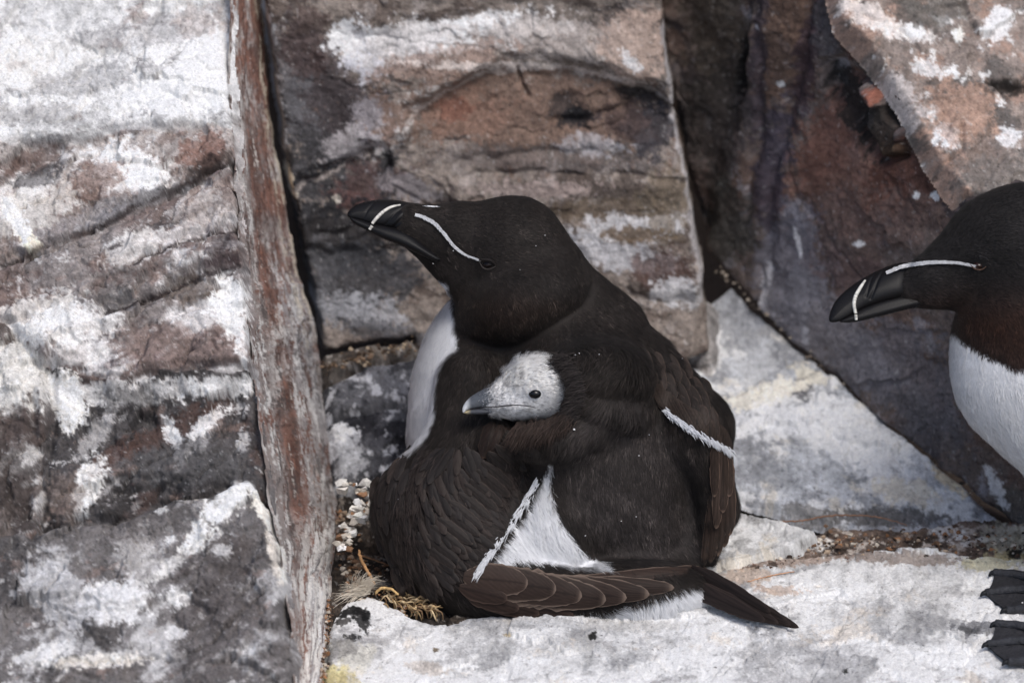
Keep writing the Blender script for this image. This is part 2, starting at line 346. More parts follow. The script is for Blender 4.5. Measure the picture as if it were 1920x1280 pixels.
PCS.append(([(-110, 546), (60, 484), (130, 452), (200, 425), (270, 392), (335, 358), (395, 328), (432, 318), (440, 420), (452, 520), (458, 600), (466, 700), (420, 712), (330, 706), (240, 722), (150, 708), (95, 690), (40, 640), (10, 610), (-110, 640)],
      dict(base=(150, 138, 134), amp=28, rs=120, gain=.56, strata=(-20, 70, 16),
           cracks=[([(200, 590), (290, 560), (380, 520), (450, 500)], 7, 26), ([(250, 500), (340, 455), (450, 430)], 7, 22), ([(270, 485), (330, 470), (430, 465)], 5, 16), ([(20, 570), (110, 545), (180, 530)], 5, 12), ([(190, 640), (330, 600), (430, 590)], 6, 14)],
           plates=[([(255, 480), (330, 455), (440, 440), (450, 500), (330, 520)], 20, 10), ([(190, 525), (290, 515), (270, 580), (190, 600)], -16, 12), ([(290, 530), (420, 510), (440, 545), (300, 570)], -20, 10)],
           layers=[((128, 96, 86), 110, 2, -20, .0, .25, .8), ((220, 218, 218), 90, 2.2, -22, .12, .2, .85), ((74, 66, 70), 44, 2.6, -22, .3, .14, .75), ((112, 78, 84), 60, 2, -20, .3, .15, .6)],
           blobs=[(60, 600, 100, 40, -20, (210, 206, 200), .8), (120, 620, 110, 40, -10, (226, 224, 222), .8), (360, 435, 110, 22, -22, (214, 210, 210), .7), (420, 470, 34, 40, 0, (90, 70, 74), .8), (350, 545, 60, 30, -12, (112, 92, 76), .8), (220, 560, 40, 26, -15, (120, 116, 116), .8),
                  (432, 580, 34, 60, -8, (240, 239, 236), .95), (455, 640, 14, 60, -8, (236, 234, 232), .85), (390, 390, 60, 40, -20, (168, 150, 140), .7), (250, 470, 60, 26, -24, (216, 212, 208), .7), (330, 650, 120, 36, 0, (150, 122, 112), .7), (150, 670, 60, 30, 0, (214, 211, 208), .7)],
           lines=[([(200, 590), (290, 560), (380, 520), (450, 500)], 5, (60, 44, 48), .8), ([(250, 500), (340, 455), (450, 430)], 4, (70, 52, 52), .8)]),
      22, 0.1, 35))
PCS.append(([(-110, 640), (10, 614), (40, 648), (90, 700), (104, 760), (80, 830), (84, 930), (60, 1010), (-110, 1030)],
      dict(base=(120, 106, 100), amp=30, rs=110, gain=.55, cracks=[([(60, 740), (70, 860), (40, 960)], 9, 24)],
           layers=[((206, 203, 200), 80, 1.2, 60, .1, .22, .85), ((72, 62, 62), 60, 2, 80, .22, .2, .8), ((130, 92, 78), 70, 2, 70, .25, .2, .6)],
           blobs=[(20, 700, 110, 70, 0, (216, 213, 206), .9), (20, 900, 40, 80, 0, (82, 68, 64), .8), (40, 800, 60, 40, 0, (96, 76, 70), .8)]),
      16, 0.0, 47))
PCS.append(([(90, 690), (150, 702), (240, 716), (330, 700), (420, 706), (468, 706), (480, 780), (492, 860), (500, 930), (470, 905), (400, 925), (300, 935), (210, 960), (150, 970), (80, 1000), (78, 900), (84, 800)],
      dict(base=(96, 90, 90), amp=26, rs=120, gain=.55, cracks=[([(150, 860), (220, 900), (330, 900)], 8, 16), ([(200, 975), (235, 955), (270, 930), (420, 900)], 9, 24), ([(170, 830), (260, 770), (380, 740)], 8, 14)],
           plates=[([(110, 720), (200, 740), (340, 735), (470, 715), (470, 690), (100, 690)], 26, 12), ([(85, 870), (185, 880), (190, 960), (100, 1000)], 22, 14), ([(290, 780), (430, 745), (440, 800), (300, 830)], -14, 14)],
           layers=[((66, 60, 60), 90, 1.8, -24, .06, .25, .8), ((176, 172, 172), 60, 1.6, -40, .26, .16, .75), ((112, 78, 66), 80, 2.4, -28, .2, .2, .7)],
           blobs=[(250, 735, 170, 22, -2, (214, 211, 209), .9), (420, 725, 70, 20, -4, (230, 228, 226), .85), (125, 745, 36, 60, -20, (238, 234, 226), .95), (180, 810, 18, 60, 40, (190, 186, 186), .75), (320, 800, 110, 22, -28, (108, 74, 62), .85), (205, 855, 60, 20, -40, (110, 74, 62), .8),
                  (320, 810, 14, 30, -20, (236, 234, 232), .9), (385, 790, 50, 14, -40, (228, 226, 226), .85), (165, 905, 24, 60, 18, (232, 230, 226), .9), (120, 930, 40, 50, 0, (140, 118, 106), .7), (350, 870, 110, 40, 0, (104, 102, 104), .7), (250, 760, 60, 30, 0, (70, 66, 68), .7)]),
      -20, -0.1, 59))
PCS.append(([(-110, 1024), (60, 1006), (150, 973), (210, 962), (300, 936), (400, 924), (440, 893), (470, 908), (495, 960), (518, 1010), (530, 1080), (540, 1180), (550, 1290), (554, 1400), (-110, 1400)],
      dict(base=(128, 122, 122), amp=32, rs=220, gain=.5, cracks=[([(505, 930), (525, 1000), (530, 1080), (540, 1240)], 7, 10), ([(210, 975), (240, 950), (300, 935)], 9, 16)],
           plates=[([(440, 880), (520, 1000), (530, 1400), (470, 1400), (470, 1100), (350, 1040), (390, 960)], 10, 18)],
           layers=[((90, 84, 84), 150, 1.4, -14, .02, .3, .75), ((196, 195, 197), 110, 1.5, -24, .16, .2, .85), ((112, 98, 92), 90, 1.5, 0, .2, .25, .6), ((222, 221, 221), 30, 1.5, -20, .42, .1, .7)],
           blobs=[(425, 940, 70, 28, -50, (244, 241, 234), 1.0), (455, 905, 22, 26, 0, (244, 241, 234), 1.0), (370, 1010, 34, 20, -50, (236, 234, 228), .95), (320, 1060, 60, 12, -40, (206, 203, 198), .85), (495, 960, 12, 60, -28, (236, 228, 212), .9), (514, 1040, 9, 60, -12, (224, 212, 196), .8),
                  (215, 1130, 70, 40, -10, (224, 224, 226), .9), (120, 1120, 90, 50, 20, (190, 190, 194), .8), (260, 1050, 40, 50, 0, (186, 182, 180), .7), (80, 1230, 60, 20, -20, (216, 216, 216), .8), (180, 1240, 90, 14, -4, (226, 218, 206), .85), (335, 1120, 22, 18, 0, (232, 232, 232), .9), (415, 1035, 18, 14, 0, (236, 236, 236), .9),
                  (302, 956, 11, 9, 0, (244, 244, 242), 1.0), (320, 1010, 9, 8, 0, (240, 240, 240), .95), (358, 924, 24, 14, -20, (214, 198, 170), .9), (475, 1220, 20, 14, 0, (222, 222, 224), .85), (420, 1150, 90, 120, 0, (104, 92, 90), .6), (250, 990, 130, 36, -10, (116, 108, 106), .6), (330, 1185, 20, 14, 0, (216, 216, 218), .8)],
           lines=[([(455, 900), (505, 950), (528, 1010), (534, 1080)], 6, (236, 228, 214), .8), ([(210, 975), (240, 948)], 6, (46, 40, 40), .9)]),
      14, 0.0, 71))
for _pl, _sp, _a, _b, _s in PCS:             # finer breaks and crusts shared by the whole face
    _sp["layers"] = [(c, a, b, d, e, f, g * .8) for c, a, b, d, e, f, g in _sp["layers"]] + [((92, 82, 82), 70, 3, -22, .3, .1, .5), ((158, 126, 112), 55, 2, -20, .3, .12, .5), ((206, 203, 202), 34, 1.8, -22, .34, .1, .6), ((62, 55, 56), 26, 3.2, -24, .46, .06, .6)]
    _sp["blobs"] = [(*q[:6], q[6] * .84) for q in _sp["blobs"]]
    _sp["plates"] = [(p, h_ * .85, e * 1.7) for p, h_, e in _sp.get("plates", [])]; _sp["cracks"] = [(p, w_ * 1.5, d_ * .85) for p, w_, d_ in _sp["cracks"]]
    _sp["facet"] = .9 if _s == 11 else 1.7; _sp["fissures"] = [(130, -20, 6 if _s == 11 else 13), (58, -28, 6), (90, 65, 5)]
LB = plane3((430, 0, 340), (556, 1280, -390), (0, 640, -20))
def lb_depth(x, y):
    p = hit(LB, np.array([x]), np.array([y]))[0]; return ((p - CAM) @ FWD - DIST) / S
EDGE = [(428, -110), (426, 40), (428, 170), (438, 300), (446, 430), (458, 560), (468, 660), (480, 780), (498, 920), (522, 1050), (538, 1180), (550, 1300), (558, 1400)]
stone("rock_block", [(-110, -110)] + EDGE + [(-110, 1400)], LB, {}, seed=91, step=2.8, thick=40, bevel=18, rough_edge=11, pieces=PCS,
      seams=[([(-110, 290), (60, 262), (140, 268), (215, 250), (300, 246), (440, 238)], 9, 9), ([(-110, 546), (60, 486), (130, 455), (200, 428), (270, 395), (335, 362), (395, 330), (440, 310)], 11, 22), ([(10, 612), (40, 645), (95, 692), (100, 760), (84, 830), (84, 930), (60, 1010)], 12, 20),
             ([(90, 690), (150, 706), (240, 722), (330, 706), (470, 702)], 5, 8), ([(60, 1010), (150, 978), (210, 966), (300, 940), (400, 926), (450, 900)], 10, 15)],
      label="tall cracked rock block at the left, whitewashed on top", cat="rock")
ribbon_stone("side_face", [(x + 3, y, lb_depth(x, y) + 9) for x, y in EDGE],
      [(474, -110, 600), (488, 40, 600), (502, 170, 600), (522, 310, 600), (548, 440, 600), (574, 550, 600), (596, 650, 600), (616, 780, 590), (634, 930, 500), (630, 1040, 270), (614, 1160, 5), (602, 1270, -240), (596, 1400, -480)],
      dict(base=(132, 98, 86), patches=[((90, 74, 69), .05, .75), ((150, 140, 135), .12, .7), ((212, 208, 204), .17, .85)], streaks=[((88, 62, 54), 0, 1, 0, 1, .12, .8), ((160, 112, 92), .2, .8, 0, 1, .24, .6), ((150, 142, 138), 0, .3, .2, 1, -.1, .85), ((224, 221, 217), 0, .28, 0, 1, .1, .9), ((80, 72, 70), .1, .5, .3, .8, .16, .8),
           ((214, 206, 198), .25, .75, 0, 1, .34, .85), ((170, 166, 166), .55, 1, .38, 1, -.06, .9), ((226, 224, 222), .5, 1, .36, 1, .12, .9), ((98, 92, 92), .6, 1, .4, 1, .2, .8), ((226, 216, 196), .8, 1.0, 0, .5, .1, .8), ((226, 222, 216), .3, 1, .72, 1, .0, .8)]),
      seed=83, amp=4, label="thin reddish side face, streaked white", parent=bpy.data.objects["rock_block"])

# --- cliff face behind the sitting bird
CP = [(500, -80, 560), (1240, -80, 580), (900, 660, 640)]
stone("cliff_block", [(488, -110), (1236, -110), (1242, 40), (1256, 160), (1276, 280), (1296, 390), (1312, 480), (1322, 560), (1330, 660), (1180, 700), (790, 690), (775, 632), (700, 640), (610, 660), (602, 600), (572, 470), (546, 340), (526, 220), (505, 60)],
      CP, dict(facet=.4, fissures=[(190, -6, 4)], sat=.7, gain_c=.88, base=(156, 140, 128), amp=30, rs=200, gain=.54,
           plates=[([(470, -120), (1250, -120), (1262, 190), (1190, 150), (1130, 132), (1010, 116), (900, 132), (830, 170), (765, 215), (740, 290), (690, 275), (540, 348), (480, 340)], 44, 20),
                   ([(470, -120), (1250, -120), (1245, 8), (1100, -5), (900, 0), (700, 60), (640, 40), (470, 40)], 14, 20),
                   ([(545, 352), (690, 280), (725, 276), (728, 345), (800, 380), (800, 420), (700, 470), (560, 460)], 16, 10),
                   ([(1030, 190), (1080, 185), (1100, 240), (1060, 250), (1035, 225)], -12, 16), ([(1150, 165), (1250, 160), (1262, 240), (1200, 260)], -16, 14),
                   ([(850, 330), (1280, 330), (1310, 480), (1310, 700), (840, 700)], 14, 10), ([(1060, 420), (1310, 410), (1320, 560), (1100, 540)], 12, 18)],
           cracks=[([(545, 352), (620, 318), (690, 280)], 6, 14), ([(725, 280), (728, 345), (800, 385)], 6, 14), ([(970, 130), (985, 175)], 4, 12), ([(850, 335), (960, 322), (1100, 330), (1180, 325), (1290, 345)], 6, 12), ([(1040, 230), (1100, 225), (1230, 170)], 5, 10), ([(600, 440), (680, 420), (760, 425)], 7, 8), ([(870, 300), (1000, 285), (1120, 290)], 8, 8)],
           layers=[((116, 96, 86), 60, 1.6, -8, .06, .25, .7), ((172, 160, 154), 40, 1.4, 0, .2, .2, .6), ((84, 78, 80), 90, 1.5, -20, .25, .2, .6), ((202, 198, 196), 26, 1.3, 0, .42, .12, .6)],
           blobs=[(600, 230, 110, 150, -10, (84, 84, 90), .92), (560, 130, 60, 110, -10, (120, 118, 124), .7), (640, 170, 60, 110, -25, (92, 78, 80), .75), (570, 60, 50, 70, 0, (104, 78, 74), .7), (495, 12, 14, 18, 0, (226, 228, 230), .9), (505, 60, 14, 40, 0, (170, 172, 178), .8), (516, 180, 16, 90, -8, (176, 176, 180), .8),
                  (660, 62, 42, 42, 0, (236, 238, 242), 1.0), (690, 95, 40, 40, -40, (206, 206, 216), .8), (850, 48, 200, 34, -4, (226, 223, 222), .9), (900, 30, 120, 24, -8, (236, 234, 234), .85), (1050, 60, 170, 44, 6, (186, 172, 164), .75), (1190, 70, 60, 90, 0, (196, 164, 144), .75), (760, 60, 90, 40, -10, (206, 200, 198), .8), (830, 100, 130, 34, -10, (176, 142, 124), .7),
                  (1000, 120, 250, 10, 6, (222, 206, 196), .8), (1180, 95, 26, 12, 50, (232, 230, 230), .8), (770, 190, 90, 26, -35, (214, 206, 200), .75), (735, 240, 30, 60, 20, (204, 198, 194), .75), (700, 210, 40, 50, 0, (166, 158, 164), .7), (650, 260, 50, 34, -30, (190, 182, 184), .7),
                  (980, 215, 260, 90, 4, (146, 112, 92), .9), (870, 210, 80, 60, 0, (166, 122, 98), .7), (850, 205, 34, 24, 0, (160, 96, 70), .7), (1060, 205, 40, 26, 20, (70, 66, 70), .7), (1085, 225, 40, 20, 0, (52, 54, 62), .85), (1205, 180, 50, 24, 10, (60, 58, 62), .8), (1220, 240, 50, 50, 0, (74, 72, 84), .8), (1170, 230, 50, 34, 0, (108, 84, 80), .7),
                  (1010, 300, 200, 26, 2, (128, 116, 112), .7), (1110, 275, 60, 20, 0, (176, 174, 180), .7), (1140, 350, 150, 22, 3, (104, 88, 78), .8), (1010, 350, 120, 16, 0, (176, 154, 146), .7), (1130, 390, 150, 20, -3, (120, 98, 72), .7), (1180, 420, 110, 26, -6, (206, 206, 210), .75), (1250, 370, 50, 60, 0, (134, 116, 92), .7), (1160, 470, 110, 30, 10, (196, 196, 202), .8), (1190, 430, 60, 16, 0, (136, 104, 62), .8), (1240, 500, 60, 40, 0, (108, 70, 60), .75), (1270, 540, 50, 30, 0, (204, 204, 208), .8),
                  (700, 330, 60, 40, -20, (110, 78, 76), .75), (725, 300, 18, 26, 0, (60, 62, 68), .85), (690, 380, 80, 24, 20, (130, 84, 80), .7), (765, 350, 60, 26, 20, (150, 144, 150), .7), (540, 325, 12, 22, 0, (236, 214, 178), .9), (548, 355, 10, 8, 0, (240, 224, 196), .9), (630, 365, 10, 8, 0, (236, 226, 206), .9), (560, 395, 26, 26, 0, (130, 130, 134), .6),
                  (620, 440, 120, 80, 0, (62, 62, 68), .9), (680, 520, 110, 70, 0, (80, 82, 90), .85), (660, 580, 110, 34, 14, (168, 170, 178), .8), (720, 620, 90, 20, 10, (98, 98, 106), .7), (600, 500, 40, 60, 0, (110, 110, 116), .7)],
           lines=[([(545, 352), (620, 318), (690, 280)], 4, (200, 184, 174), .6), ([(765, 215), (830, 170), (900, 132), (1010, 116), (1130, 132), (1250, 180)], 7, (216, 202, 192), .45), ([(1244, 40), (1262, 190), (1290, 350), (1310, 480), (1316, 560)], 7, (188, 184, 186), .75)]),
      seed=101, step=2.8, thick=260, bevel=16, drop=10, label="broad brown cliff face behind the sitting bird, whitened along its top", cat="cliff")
SM = "small stones wedged behind the sitting bird"
stone("wedged_stone", [(612, 722), (660, 700), (720, 684), (790, 664), (800, 742), (742, 752), (690, 764), (620, 772)], [(612, 722, 540), (790, 680, 560), (700, 770, 505)],
      dict(base=(122, 122, 128), amp=14, rs=60, layers=[((70, 70, 78), 50, 1.4, -10, .05, .25, .8), ((206, 207, 212), 40, 1.3, -15, .15, .2, .85)]), seed=121, thick=90, bevel=12, label="upper grey wedged stone between the tall block and the white breast", cat="stone", group=SM)
stone("wedged_stone", [(618, 796), (660, 778), (720, 764), (800, 752), (810, 860), (730, 900), (690, 900), (636, 905), (624, 850)], [(618, 796, 510), (800, 760, 530), (700, 900, 450)],
      dict(base=(104, 104, 112), amp=14, rs=80, layers=[((60, 60, 70), 60, 1.4, -30, .05, .25, .85), ((204, 206, 212), 50, 1.3, -35, .14, .2, .85)], blobs=[(640, 810, 26, 16, 0, (224, 226, 232), .9), (655, 860, 30, 40, 0, (176, 178, 184), .7)]), seed=133, thick=90, bevel=12, label="lower dark grey wedged stone touching the bird's folded wing", cat="stone", group=SM)
stone("wedged_stone", [(606, 672), (690, 650), (770, 640), (780, 655), (700, 676), (612, 706)], [(606, 672, 610), (780, 640, 620), (700, 690, 570)],
      dict(base=(128, 116, 104), amp=12, rs=40, gain=.65, layers=[((84, 70, 60), 40, 1.2, 0, .05, .25, .8), ((190, 180, 168), 20, 1, 0, .25, .15, .8)]), seed=139, thick=60, bevel=8, label="gritty brown sliver of stone above the wedged grey stones", cat="stone", group=SM)
stone("wedged_stone", [(1270, 570), (1310, 545), (1332, 570), (1340, 640), (1344, 720), (1300, 700), (1270, 640)], [(1270, 570, 780), (1340, 560, 790), (1320, 700, 720)],
      dict(base=(158, 152, 150), amp=14, rs=60, layers=[((96, 88, 84), 50, 1.4, 60, .08, .25, .8), ((210, 208, 206), 40, 1.3, -15, .2, .2, .8)]), seed=145, thick=90, bevel=12, label="small grey stone beside the right end of the brown cliff face", cat="stone", group=SM)

# --- leaning wall on the right
RP = plane3((1330, 490, 900), (1840, 945, 450), (1500, 0, 540))
stone("cliff_block", [(1226, -110), (1556, -110), (1594, 34), (1644, 106), (1702, 192), (1752, 288), (1812, 360), (1990, 436), (1990, 1060), (1905, 990), (1840, 944), (1760, 880), (1700, 828), (1600, 742), (1500, 660), (1420, 580), (1368, 520), (1318, 470), (1286, 360), (1262, 240), (1236, 60)],
      RP, dict(facet=.35, fissures=[(220, 75, 4)], sat=.74, gain_c=.95, base=(128, 112, 106), amp=30, rs=240, gain=.5,
           plates=[([(1250, -120), (1420, -120), (1410, 40), (1385, 190), (1340, 330), (1300, 520), (1250, 400)], -26, 20), ([(1540, 115), (1570, 105), (1620, 150), (1650, 190), (1690, 250), (1700, 290), (1665, 305), (1640, 280), (1610, 230), (1560, 215), (1540, 160)], -24, 7),
                   ([(1610, 160), (1655, 185), (1700, 250), (1702, 292), (1665, 303), (1632, 250)], 34, 7), ([(1395, 80), (1410, 60), (1395, 170), (1365, 205), (1380, 140)], -22, 8), ([(1250, -120), (1530, -120), (1500, 200), (1440, 420), (1420, 620), (1250, 500)], 10, 40)],
           cracks=[([(1420, -50), (1430, 100), (1425, 240), (1400, 420)], 8, 10), ([(1520, -40), (1500, 120), (1460, 280), (1440, 500)], 10, 12), ([(1460, 300), (1430, 480), (1418, 580)], 6, 8)],
           layers=[((128, 98, 84), 130, 1.6, 80, .05, .25, .7), ((84, 78, 86), 100, 2.4, 80, .12, .22, .75), ((170, 168, 178), 50, 1.8, 70, .26, .2, .6), ((96, 66, 58), 30, 1.6, 40, .36, .14, .5), ((214, 213, 216), 9, 1.2, 70, .62, .06, .8), ((190, 188, 196), 22, 1.5, 75, .5, .1, .6)],
           blobs=[(1330, 60, 70, 150, 0, (96, 86, 74), .8), (1330, 230, 60, 120, 0, (84, 78, 76), .75), (1480, 80, 50, 140, 8, (128, 96, 76), .8), (1430, 80, 16, 200, 4, (96, 82, 92), .8), (1510, 120, 22, 150, 12, (88, 66, 78), .8), (1600, 330, 140, 110, 0, (150, 104, 86), .85), (1700, 330, 80, 80, 0, (120, 70, 54), .7), (1560, 250, 40, 120, 20, (140, 92, 76), .7), (1640, 420, 120, 70, 0, (128, 104, 98), .7),
                  (1450, 330, 30, 130, 4, (96, 86, 104), .8), (1360, 420, 60, 80, 0, (86, 88, 84), .7), (1480, 500, 70, 110, 0, (138, 136, 150), .75), (1432, 540, 10, 44, 6, (206, 206, 212), .8), (1560, 620, 150, 70, 40, (148, 146, 156), .7), (1700, 700, 120, 90, 40, (124, 122, 132), .7), (1620, 520, 90, 40, 20, (124, 98, 96), .7), (1740, 800, 90, 60, 40, (118, 114, 120), .6),
                  (1655, 240, 40, 60, -25, (74, 66, 60), .9), (1580, 190, 24, 70, -30, (62, 58, 56), .85), (1675, 280, 30, 20, 0, (96, 72, 50), .8), (1385, 130, 14, 70, 12, (44, 42, 44), .9), (1660, 150, 24, 30, 0, (170, 92, 62), .8), (1620, 100, 60, 24, 30, (104, 62, 46), .85), (1550, 60, 30, 60, -10, (104, 100, 104), .7),
                  (1465, 158, 8, 7, 0, WHT, .85), (1428, 46, 6, 6, 0, (214, 214, 220), .8), (1722, 363, 8, 7, 0, WHT, .95), (1757, 365, 9, 8, 0, WHT, .95), (1617, 452, 9, 6, 0, WHT, .9), (1660, 130, 16, 12, 20, WHT, .95),
                  (1495, 455, 5, 34, -10, (220, 220, 226), .8), (1512, 630, 6, 24, -6, (190, 190, 198), .7), (1890, 960, 50, 40, 20, (112, 108, 102), .7), (1860, 920, 14, 40, -25, (216, 216, 220), .8)]),
      seed=151, step=2.8, thick=80, bevel=16, label="dark purple brown wall leaning behind the standing bird's bill", cat="cliff")
stone("cliff_block", [(1548, -110), (1990, -110), (1990, 440), (1870, 385), (1806, 364), (1752, 288), (1706, 188), (1646, 104), (1588, 38)],
      [(1535, -80, 455), (1805, 367, 290), (1900, -40, 500)],
      dict(sat=.66, gain_c=.92, base=(164, 144, 132), amp=26, rs=170, gain=.55, plates=[([(1700, 110), (1760, 200), (1790, 350), (1990, 420), (1990, 100), (1850, 120)], 10, 20), ([(1850, 150), (1990, 165), (1990, 200), (1880, 180)], -16, 8)],
           cracks=[([(1720, 45), (1760, 60), (1830, 90)], 5, 8), ([(1800, 240), (1800, 290), (1770, 320)], 4, 10), ([(1850, 155), (1990, 170)], 6, 12), ([(1620, 30), (1700, 65), (1740, 130)], 5, 10)],
           layers=[((186, 142, 116), 110, 1.6, 20, .05, .25, .75), ((110, 104, 100), 80, 1.6, 30, .14, .22, .75), ((226, 224, 222), 40, 1.5, 25, .3, .16, .8), ((90, 80, 76), 26, 1.6, 25, .42, .12, .6)],
           blobs=[(1630, 30, 60, 24, 30, (222, 208, 200), .85), (1700, 60, 60, 16, 10, (226, 220, 216), .8), (1712, 58, 24, 14, 0, WHT, .9), (1870, 45, 26, 40, 25, (232, 232, 234), .85), (1797, 65, 12, 14, 0, (240, 236, 224), .95), (1775, 255, 24, 22, 0, (240, 240, 242), .95), (1782, 135, 16, 12, 0, WHT, .85), (1890, 260, 26, 20, 0, (226, 226, 228), .8), (1875, 188, 8, 14, -20, WHT, .9), (1800, 210, 70, 60, 0, (194, 146, 116), .7), (1760, 340, 60, 20, 30, (206, 160, 132), .8),
                  (1880, 340, 90, 50, 0, (150, 140, 132), .7), (1890, 165, 40, 14, 10, (72, 64, 60), .85), (1760, 20, 60, 40, 0, (124, 118, 110), .7), (1690, 180, 30, 50, -30, (200, 190, 188), .7), (1840, 310, 60, 50, 0, (128, 118, 112), .6), (1740, 130, 30, 16, 0, (216, 214, 214), .8)]),
      seed=163, step=2.8, thick=50, bevel=6, rough_edge=3, label="sunnier speckled tan facet above the standing bird's head", cat="cliff")

# --- pale slabs of the ledge
LG = "pale slabs of the ledge floor"
stone("ledge_slab", [(1345, 552), (1368, 540), (1422, 586), (1512, 662), (1612, 746), (1712, 830), (1792, 898), (1846, 946), (1876, 976), (1780, 990), (1690, 992), (1600, 982), (1540, 970), (1450, 944), (1380, 922), (1330, 894), (1220, 800), (1260, 680), (1340, 700), (1338, 610)],
      [(1345, 560, 860), (1835, 950, 440), (1400, 935, 440)],
      dict(gain_c=.88, facet=.7, base=(186, 191, 200), amp=26, rs=150, gain=.5, plates=[([(1330, 540), (1420, 590), (1500, 690), (1440, 690), (1380, 740), (1320, 730)], -14, 12), ([(1560, 965), (1700, 955), (1880, 975), (1880, 1010), (1560, 1000)], -18, 14)],
           cracks=[([(1375, 925), (1440, 945), (1540, 970)], 6, 12), ([(1370, 700), (1440, 690), (1490, 700), (1530, 690)], 6, 8), ([(1440, 830), (1520, 870)], 4, 4)],
           layers=[((150, 152, 160), 90, 1.4, 20, .1, .25, .75), ((232, 232, 232), 70, 1.4, 10, .05, .22, .7), ((110, 110, 116), 24, 1.5, 20, .38, .14, .6), ((222, 210, 186), 80, 1.5, 10, .25, .2, .6)],
           blobs=[(1400, 610, 60, 60, 20, (158, 162, 172), .8), (1440, 680, 60, 40, 0, (188, 192, 200), .7), (1505, 725, 22, 28, 0, (112, 112, 120), .9), (1430, 740, 90, 24, -16, (232, 224, 204), .85), (1520, 700, 40, 14, 30, (226, 216, 190), .8), (1480, 660, 30, 30, 0, (140, 142, 150), .6), (1610, 890, 20, 16, 0, (120, 128, 140), .75), (1440, 880, 60, 30, 20, (150, 154, 162), .6), (1660, 965, 120, 16, 2, (116, 112, 110), .85), (1520, 960, 60, 14, 14, (140, 136, 132), .7),
                  (1780, 900, 40, 14, 40, (228, 204, 150), .8), (1700, 920, 60, 26, 10, (226, 212, 182), .7), (1600, 820, 130, 50, 30, (232, 233, 236), .7), (1480, 790, 100, 34, 0, (220, 222, 228), .7)]),
      seed=171, step=2.5, thick=30, bevel=12, mat=M_FLOOR, label="big pale sloping slab between the bird's wing and the dark wall", cat="rock slab", group=LG)
stone("ledge_slab", [(1290, 912), (1376, 950), (1440, 966), (1496, 984), (1530, 998), (1500, 1018), (1440, 1036), (1376, 1052), (1300, 1060), (1250, 1000)],
      ground_at(.004), dict(gain_c=.9, facet=.5, base=(204, 204, 203), amp=12, rs=110, layers=[((168, 166, 164), 70, 1.6, 0, .12, .25, .75), ((236, 234, 230), 60, 1.5, 0, .05, .2, .6), ((222, 206, 176), 80, 1.5, 0, .2, .2, .6), ((120, 112, 106), 20, 1.5, 10, .42, .12, .6)]),
      seed=183, step=2.3, thick=50, bevel=10, mat=M_FLOOR, label="small triangular pale slab just right of the drooped wing tip", cat="rock slab", group=LG)
stone("ledge_slab", [(616, 1190), (628, 1158), (648, 1134), (690, 1121), (730, 1138), (775, 1160), (820, 1166), (870, 1152), (960, 1150), (1060, 1150), (1180, 1120), (1290, 1080), (1375, 1062), (1450, 1046), (1540, 1036), (1640, 1030), (1740, 1028), (1830, 1040), (2000, 1046), (2000, 1420), (590, 1420), (606, 1290)],
      GROUND, dict(gain_c=.9, facet=.5, base=(206, 205, 204), amp=15, rs=240, gain=.55,
           bumps=[(700, 1150, 60, 26, 10), (640, 1180, 40, 40, 6)], cracks=[([(620, 1200), (680, 1196), (760, 1210)], 5, 5), ([(1380, 1110), (1560, 1120), (1700, 1106)], 7, 4), ([(1500, 1230), (1640, 1190), (1780, 1220)], 6, 4)],
           layers=[((150, 149, 152), 90, 2.6, -5, .16, .2, .6), ((176, 174, 174), 150, 2.4, -4, .1, .3, .7), ((240, 239, 237), 90, 2.2, -3, .04, .25, .7), ((164, 160, 160), 40, 3, -4, .3, .2, .6), ((222, 202, 176), 110, 1.8, 0, .25, .22, .5), ((96, 90, 86), 14, 2.4, -4, .5, .09, .8)],
           blobs=[(655, 1152, 26, 10, 0, (34, 32, 32), .95), (678, 1166, 14, 22, -20, (40, 38, 40), .9), (640, 1168, 16, 7, 0, (60, 52, 46), .85), (686, 1160, 10, 9, 0, (28, 30, 34), .95), (660, 1195, 14, 7, 0, (46, 44, 44), .9), (1112, 1190, 7, 9, 30, (46, 44, 38), .95), (1585, 1257, 6, 6, 0, (44, 46, 34), .95), (1835, 1178, 46, 13, -3, (122, 122, 128), .85), (1820, 1182, 20, 8, 0, (92, 92, 96), .7), (817, 1216, 5, 5, 0, (120, 92, 30), .9), (950, 1190, 7, 4, 0, (170, 140, 60), .8),
                  (620, 1262, 40, 22, 0, (226, 206, 96), .9), (660, 1230, 50, 30, 0, (206, 200, 180), .6), (640, 1215, 30, 20, 0, (146, 142, 138), .7), (800, 1250, 40, 12, 10, (200, 184, 168), .7), (640, 1290, 40, 30, 0, (196, 176, 92), .7), (1470, 1050, 110, 12, -5, (170, 132, 100), .75), (1690, 1046, 120, 12, 3, (150, 118, 92), .7), (1400, 1080, 40, 20, 0, (206, 172, 140), .7), (1860, 1054, 60, 16, 0, (206, 196, 140), .8), (1460, 1105, 50, 8, 0, (196, 150, 110), .6), (1560, 1230, 70, 26, 0, (178, 176, 178), .5), (860, 1160, 60, 12, 0, (176, 178, 186), .7), (1000, 1170, 130, 14, 0, (170, 170, 172), .6), (1190, 1170, 100, 12, 0, (190, 186, 180), .6)]),
      seed=191, step=2.1, thick=40, bevel=14, mat=M_FLOOR, rough_edge=5, label="broad whitewashed ledge slab in front, under the drooped wing and webbed feet", cat="rock slab", group=LG)
